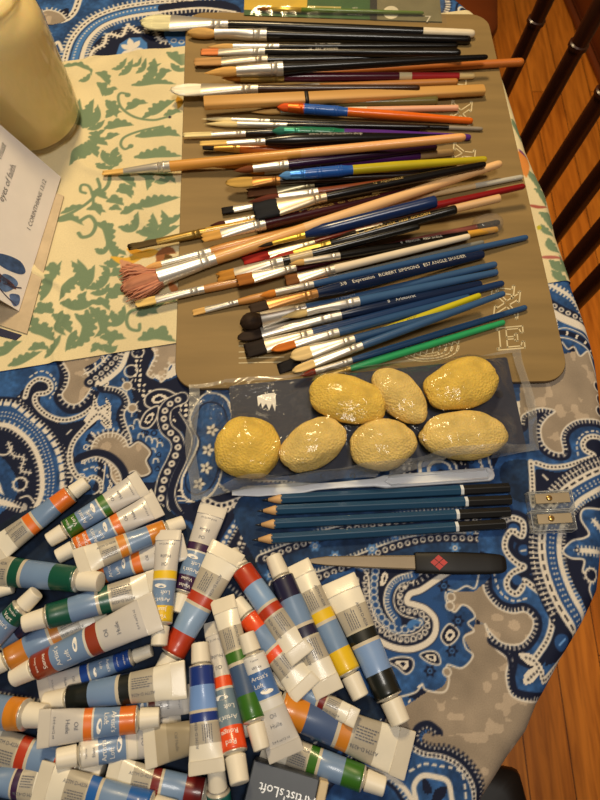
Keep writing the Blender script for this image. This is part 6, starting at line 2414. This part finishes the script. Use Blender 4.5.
# ------------------------------------------------------------------ standing card with a verse
b0, b1 = P(61, 177, .003), P(19, 311, .003)
edge = (b1 - b0)
eL = float(np.linalg.norm(edge))
ed_ = edge / eL
perp = np.array([ed_[1], -ed_[0], 0.0])            # level, away from the bottom edge
if perp[0] > 0:
    perp = -perp
best = None
for aa in np.radians(np.arange(0, 86, 1)):
    u = perp * math.cos(aa) + np.array([0, 0, math.sin(aa)])
    p = b0 + u * .05
    d = p - _C
    zc_ = d @ _FW
    px, py = 300 + F_PX * (d @ _RT) / zc_, 400 - F_PX * (d @ _UP) / zc_
    er = abs((px - 61) * (-53) - (py - 177) * (-61))
    if best is None or er < best[0]:
        best = (er, aa)
CA = best[1]
u_ = perp * math.cos(CA) + np.array([0, 0, math.sin(CA)])
n_ = np.cross(-u_, ed_)
if n_[2] < 0:
    n_ = -n_
HT = .150
card = empty('verse_card', 'white folded verse card with blue watercolour leaves, standing by the jar', 'greeting card', tuple((b0 + b1) / 2))
co = (b0 + b1) / 2
paper = mat((240, 234, 232), .65, var=.02, key='card_paper')


def card_pt(s, t, lift=0.0):
    """s along the bottom edge in -0.5..0.5, t up the face in metres"""
    return co + ed_ * eL * s + u_ * t + n_ * lift - co


def card_slab(name, s0, s1, t0, t1, m, lift0, lift1, parent):
    c = [(s0, t0), (s1, t0), (s1, t1), (s0, t1)]
    V = [card_pt(a, b, lift0) for a, b in c] + [card_pt(a, b, lift1) for a, b in c]
    return mesh_obj(name, V, [(3, 2, 1, 0), (4, 5, 6, 7), (0, 1, 5, 4), (1, 2, 6, 5), (2, 3, 7, 6), (3, 0, 4, 7)], m, parent, smooth=False)


front = card_slab('front_leaf', -.5, .5, 0, HT, paper, -.0005, .0, card)
# the back leaf and the liner sheet seen beyond the lower edge
top = card_pt(0, HT)
bk = np.array([top[0] + perp[0] * HT * math.cos(CA), top[1] + perp[1] * HT * math.cos(CA), 0])
V = []
for s_, w_ in ((-.5, 0), (.5, 0)):
    V.append(card_pt(s_, HT) + np.array([0, 0, -.0003]))
for s_ in (.5, -.5):
    p = card_pt(s_, 0)
    V.append(np.array([p[0] + perp[0] * 2 * HT * math.cos(CA), p[1] + perp[1] * 2 * HT * math.cos(CA), 0]))
V += [v + np.array([perp[0], perp[1], .3]) * .0005 for v in V]
mesh_obj('back_leaf', V, [(3, 2, 1, 0), (4, 5, 6, 7), (0, 1, 5, 4), (1, 2, 6, 5), (2, 3, 7, 6), (3, 0, 4, 7)], paper, card, smooth=False)
lq = [P(*p, .0022) - co for p in ((64, 196), (27, 334), (-60, 306), (-60, 150))]
slab('liner_sheet', np.array([p[:2] for p in lq]), .0018 - co[2], .0024 - co[2], [mat((190, 170, 140), .7, key='liner_paper')], card, bev=.0001)
lq = [P(*p, .0016) - co for p in ((22, 335), (-60, 309), (-60, 322), (16, 340))]
slab('dark_backing', np.array([p[:2] for p in lq]), .0014 - co[2], .00175 - co[2], [mat((24, 26, 60), .7, key='dark_backing')], card, bev=.0001)


def card_text(s, sc, tc, size, m, shear=.0, name='verse_lettering'):
    """letters whose line runs up along the bottom edge (from s=+.5 towards -.5) with their feet to that edge"""
    V, Fc = glyphs(s)
    out = []
    for a, b in V:
        a = a + shear * b
        out.append(card_pt(sc - a * size / eL, tc + b * size, .0002))
    return mesh_obj(name, out, Fc, m, front, smooth=False)


ci = mat((52, 46, 54), .7, key='card_ink')
# measured against the photograph: the reference line runs beside the lower edge
card_text('1 CORINTHIANS 13:12', -.20, .0135, .0054, ci)
card_text('eyes of faith.', -.20, .0430, .0076, ci, .22)
card_text('must', -.355, .0560, .0076, ci, .22)
for i, (pl, cc) in enumerate((([(.27, .034), (.23, .026), (.21, .012), (.25, .005), (.29, .010), (.31, .026)], (58, 84, 130)), ([(.33, .036), (.30, .030), (.28, .040), (.30, .055)], (86, 110, 150)), ([(.345, .022), (.33, .012), (.36, .008), (.44, .016), (.42, .024)], (84, 110, 156)), ([(.37, .030), (.36, .016), (.385, .008), (.395, .016)], (124, 76, 58)), ([(.42, .036), (.38, .026), (.40, .022), (.46, .028), (.47, .040)], (110, 60, 48)), ([(.44, .012), (.41, .004), (.46, .002), (.49, .006)], (92, 116, 166)))):
    q2 = spline(pl, closed=True, n=5)[:-1]
    mesh_obj('watercolour_leaf', [card_pt(a, b, .0002) for a, b in q2], [tuple(range(len(q2)))], mat(cc, .75, var=.35, scale=180, key='watercolour'), front, smooth=False)
mb = MB()
for ln in ([(.30, .045), (.33, .034), (.36, .024), (.37, .012)], [(.37, .044), (.40, .032), (.45, .018), (.48, .004)], [(.40, .020), (.38, .010), (.36, .004)]):
    q2 = spline(ln, n=6)
    for a, b in zip(q2[:-1], q2[1:]):
        d = np.array([(b - a)[0] * eL, (b - a)[1]])
        d = d / np.linalg.norm(d)
        nn = np.array([-d[1] / eL, d[0]]) * .0005
        mb.add([card_pt(*(a - nn), .00025), card_pt(*(b - nn), .00025), card_pt(*(b + nn), .00025), card_pt(*(a + nn), .00025)], [(0, 1, 2, 3)])
mb.build('watercolour_stem', mat((64, 58, 82), .75, var=.3, key='watercolour_stem'), front, smooth=False)

# ------------------------------------------------------------------ wallet of brushes at the far edge of the board
z = .0056
pk = empty('brush_package', 'clear packet with green and yellow card holding brushes, at the far edge of the board', 'brush package')
p0, p1 = P(246, -2, z), P(441, 4, z)
pk.matrix_world = frame(p0, p1)
L = float(np.linalg.norm(p1 - p0))
k = mpp(340, 10)
inv = pk.matrix_world.inverted()


def pkp(x, y, zz=z):
    v = inv @ Vector(P(x, y, zz))
    return (v.x, v.y)


def pk_slab(name, pts, z0, z1, m, par=pk):
    return slab(name, np.array([pkp(*p) for p in pts]), z0 - z, z1 - z, [m], par, bev=.0001)


pk_slab('green_card', [(246, -40), (436, -36), (442, 22), (244, 15)], z - .0004, z, mat((44, 86, 40), .6, var=.12, key='green_card'))
pk_slab('yellow_window', [(246, -40), (308, -38), (307, 12), (244, 10)], z + .0001, z + .0004, mat((198, 164, 44), .6, var=.15, scale=25, key='yellow_card'))
pk_slab('pale_stripe', [(308, 6), (341, 7), (341, 11.5), (307, 11)], z + .0001, z + .0004, mat((176, 164, 92), .6, key='pale_card_stripe'))
pk_slab('dark_band', [(370, -36), (377, -36), (377, 20), (370, 19.5)], z + .0001, z + .0004, mat((28, 26, 22), .6, key='dark_band'))
pk_slab('grey_panel', [(377, -36), (436, -36), (442, 22), (377, 20)], z + .0001, z + .0004, mat((112, 106, 78), .6, var=.1, key='grey_card'))
el = [(391 + 8 * math.cos(a), 13 - 6.5 * math.sin(a)) for a in np.linspace(0, 2 * math.pi, 21)[:-1]]
pk_slab('round_emblem', el, z + .0005, z + .0006, mat((212, 204, 180), .6, key='pale_emblem'))
px_ = mat((206, 200, 184), .6, key='pale_print')
for (s_, x, y, sz, m) in (('7', 428, 20, 13, px_), ('BRUSHES', 355, 15, 3.6, px_), ('SET', 355, 9, 3.6, px_)):
    V, Fc = glyphs(s_)
    cx, cy = pkp(x, y)
    mesh_obj('printed_number' if s_ == '7' else 'printed_words', [(cx + a * sz * k, cy + b * sz * k, .0007) for a, b in V], Fc, m, pk, smooth=False)
cl_ = MB()
(xa_, ya_), (xc_, yc_) = pkp(243, 16), pkp(442, -40)
nx_, ny_ = 40, 14
V, Fc = [], []
for j in range(ny_ + 1):
    for i in range(nx_ + 1):
        x, y = xa_ + (xc_ - xa_) * i / nx_, ya_ + (yc_ - ya_) * j / ny_
        e = min(1, min(i, nx_ - i) / 2, min(j, ny_ - j) / 2)
        V.append((x, y - .004 * i / nx_ * (1 - j / ny_), .0012 + .0052 * e + .0006 * math.sin(i * 1.3 + j)))
for j in range(ny_):
    for i in range(nx_):
        a = j * (nx_ + 1) + i
        Fc.append((a, a + 1, a + nx_ + 2, a + nx_ + 1))
mesh_obj('clear_cover', V, Fc, clear_mat('clear_packet', (.99, .98, .95), gloss=.08, haze=.04, minr=.03), pk)
# the brush inside, with dark tip and brass ferrule
for (y0, lab, tipc) in ((9, 'brush with dark tip and brass ferrule inside the clear packet', DKB), (-12, 'second brush inside the clear packet, cut off by the far edge of the photo', DKB)):
    p0, p1 = P(256, y0, z + .0030), P(424, y0 + 4, z + .0030)
    r = empty('paintbrush', lab, 'paintbrush', (0, 0, 0), 'paintbrushes in the packet')
    r.matrix_world = frame(p0, p1)
    Lb = float(np.linalg.norm(p1 - p0))
    mb = MB()
    mb.loft([(0, .0003, .0003, 0), (.004, .0015, .0015, 0), (.010, .002, .002, 0), (.013, .0019, .0019, 0)], 16)
    mb.build('bristles', hair_mat((120, 70, 20)), r)
    mb = MB()
    mb.loft([(.012, .0019, .0019, 0), (.03, .0023, .0023, 0), (.046, .0024, .0024, 0)], 18)
    mb.build('ferrule', ferrule_mat((232, 196, 90)), r)
    mb = MB()
    mb.loft([(.045, .0023, .0023, 0), (.06, .0025, .0025, 0), (Lb * .7, .002, .002, 0), (Lb - .002, .0016, .0016, 0), (Lb, .0006, .0006, 0)], 18)
    mb.build('handle', handle_mat((96, 120, 50)), r)
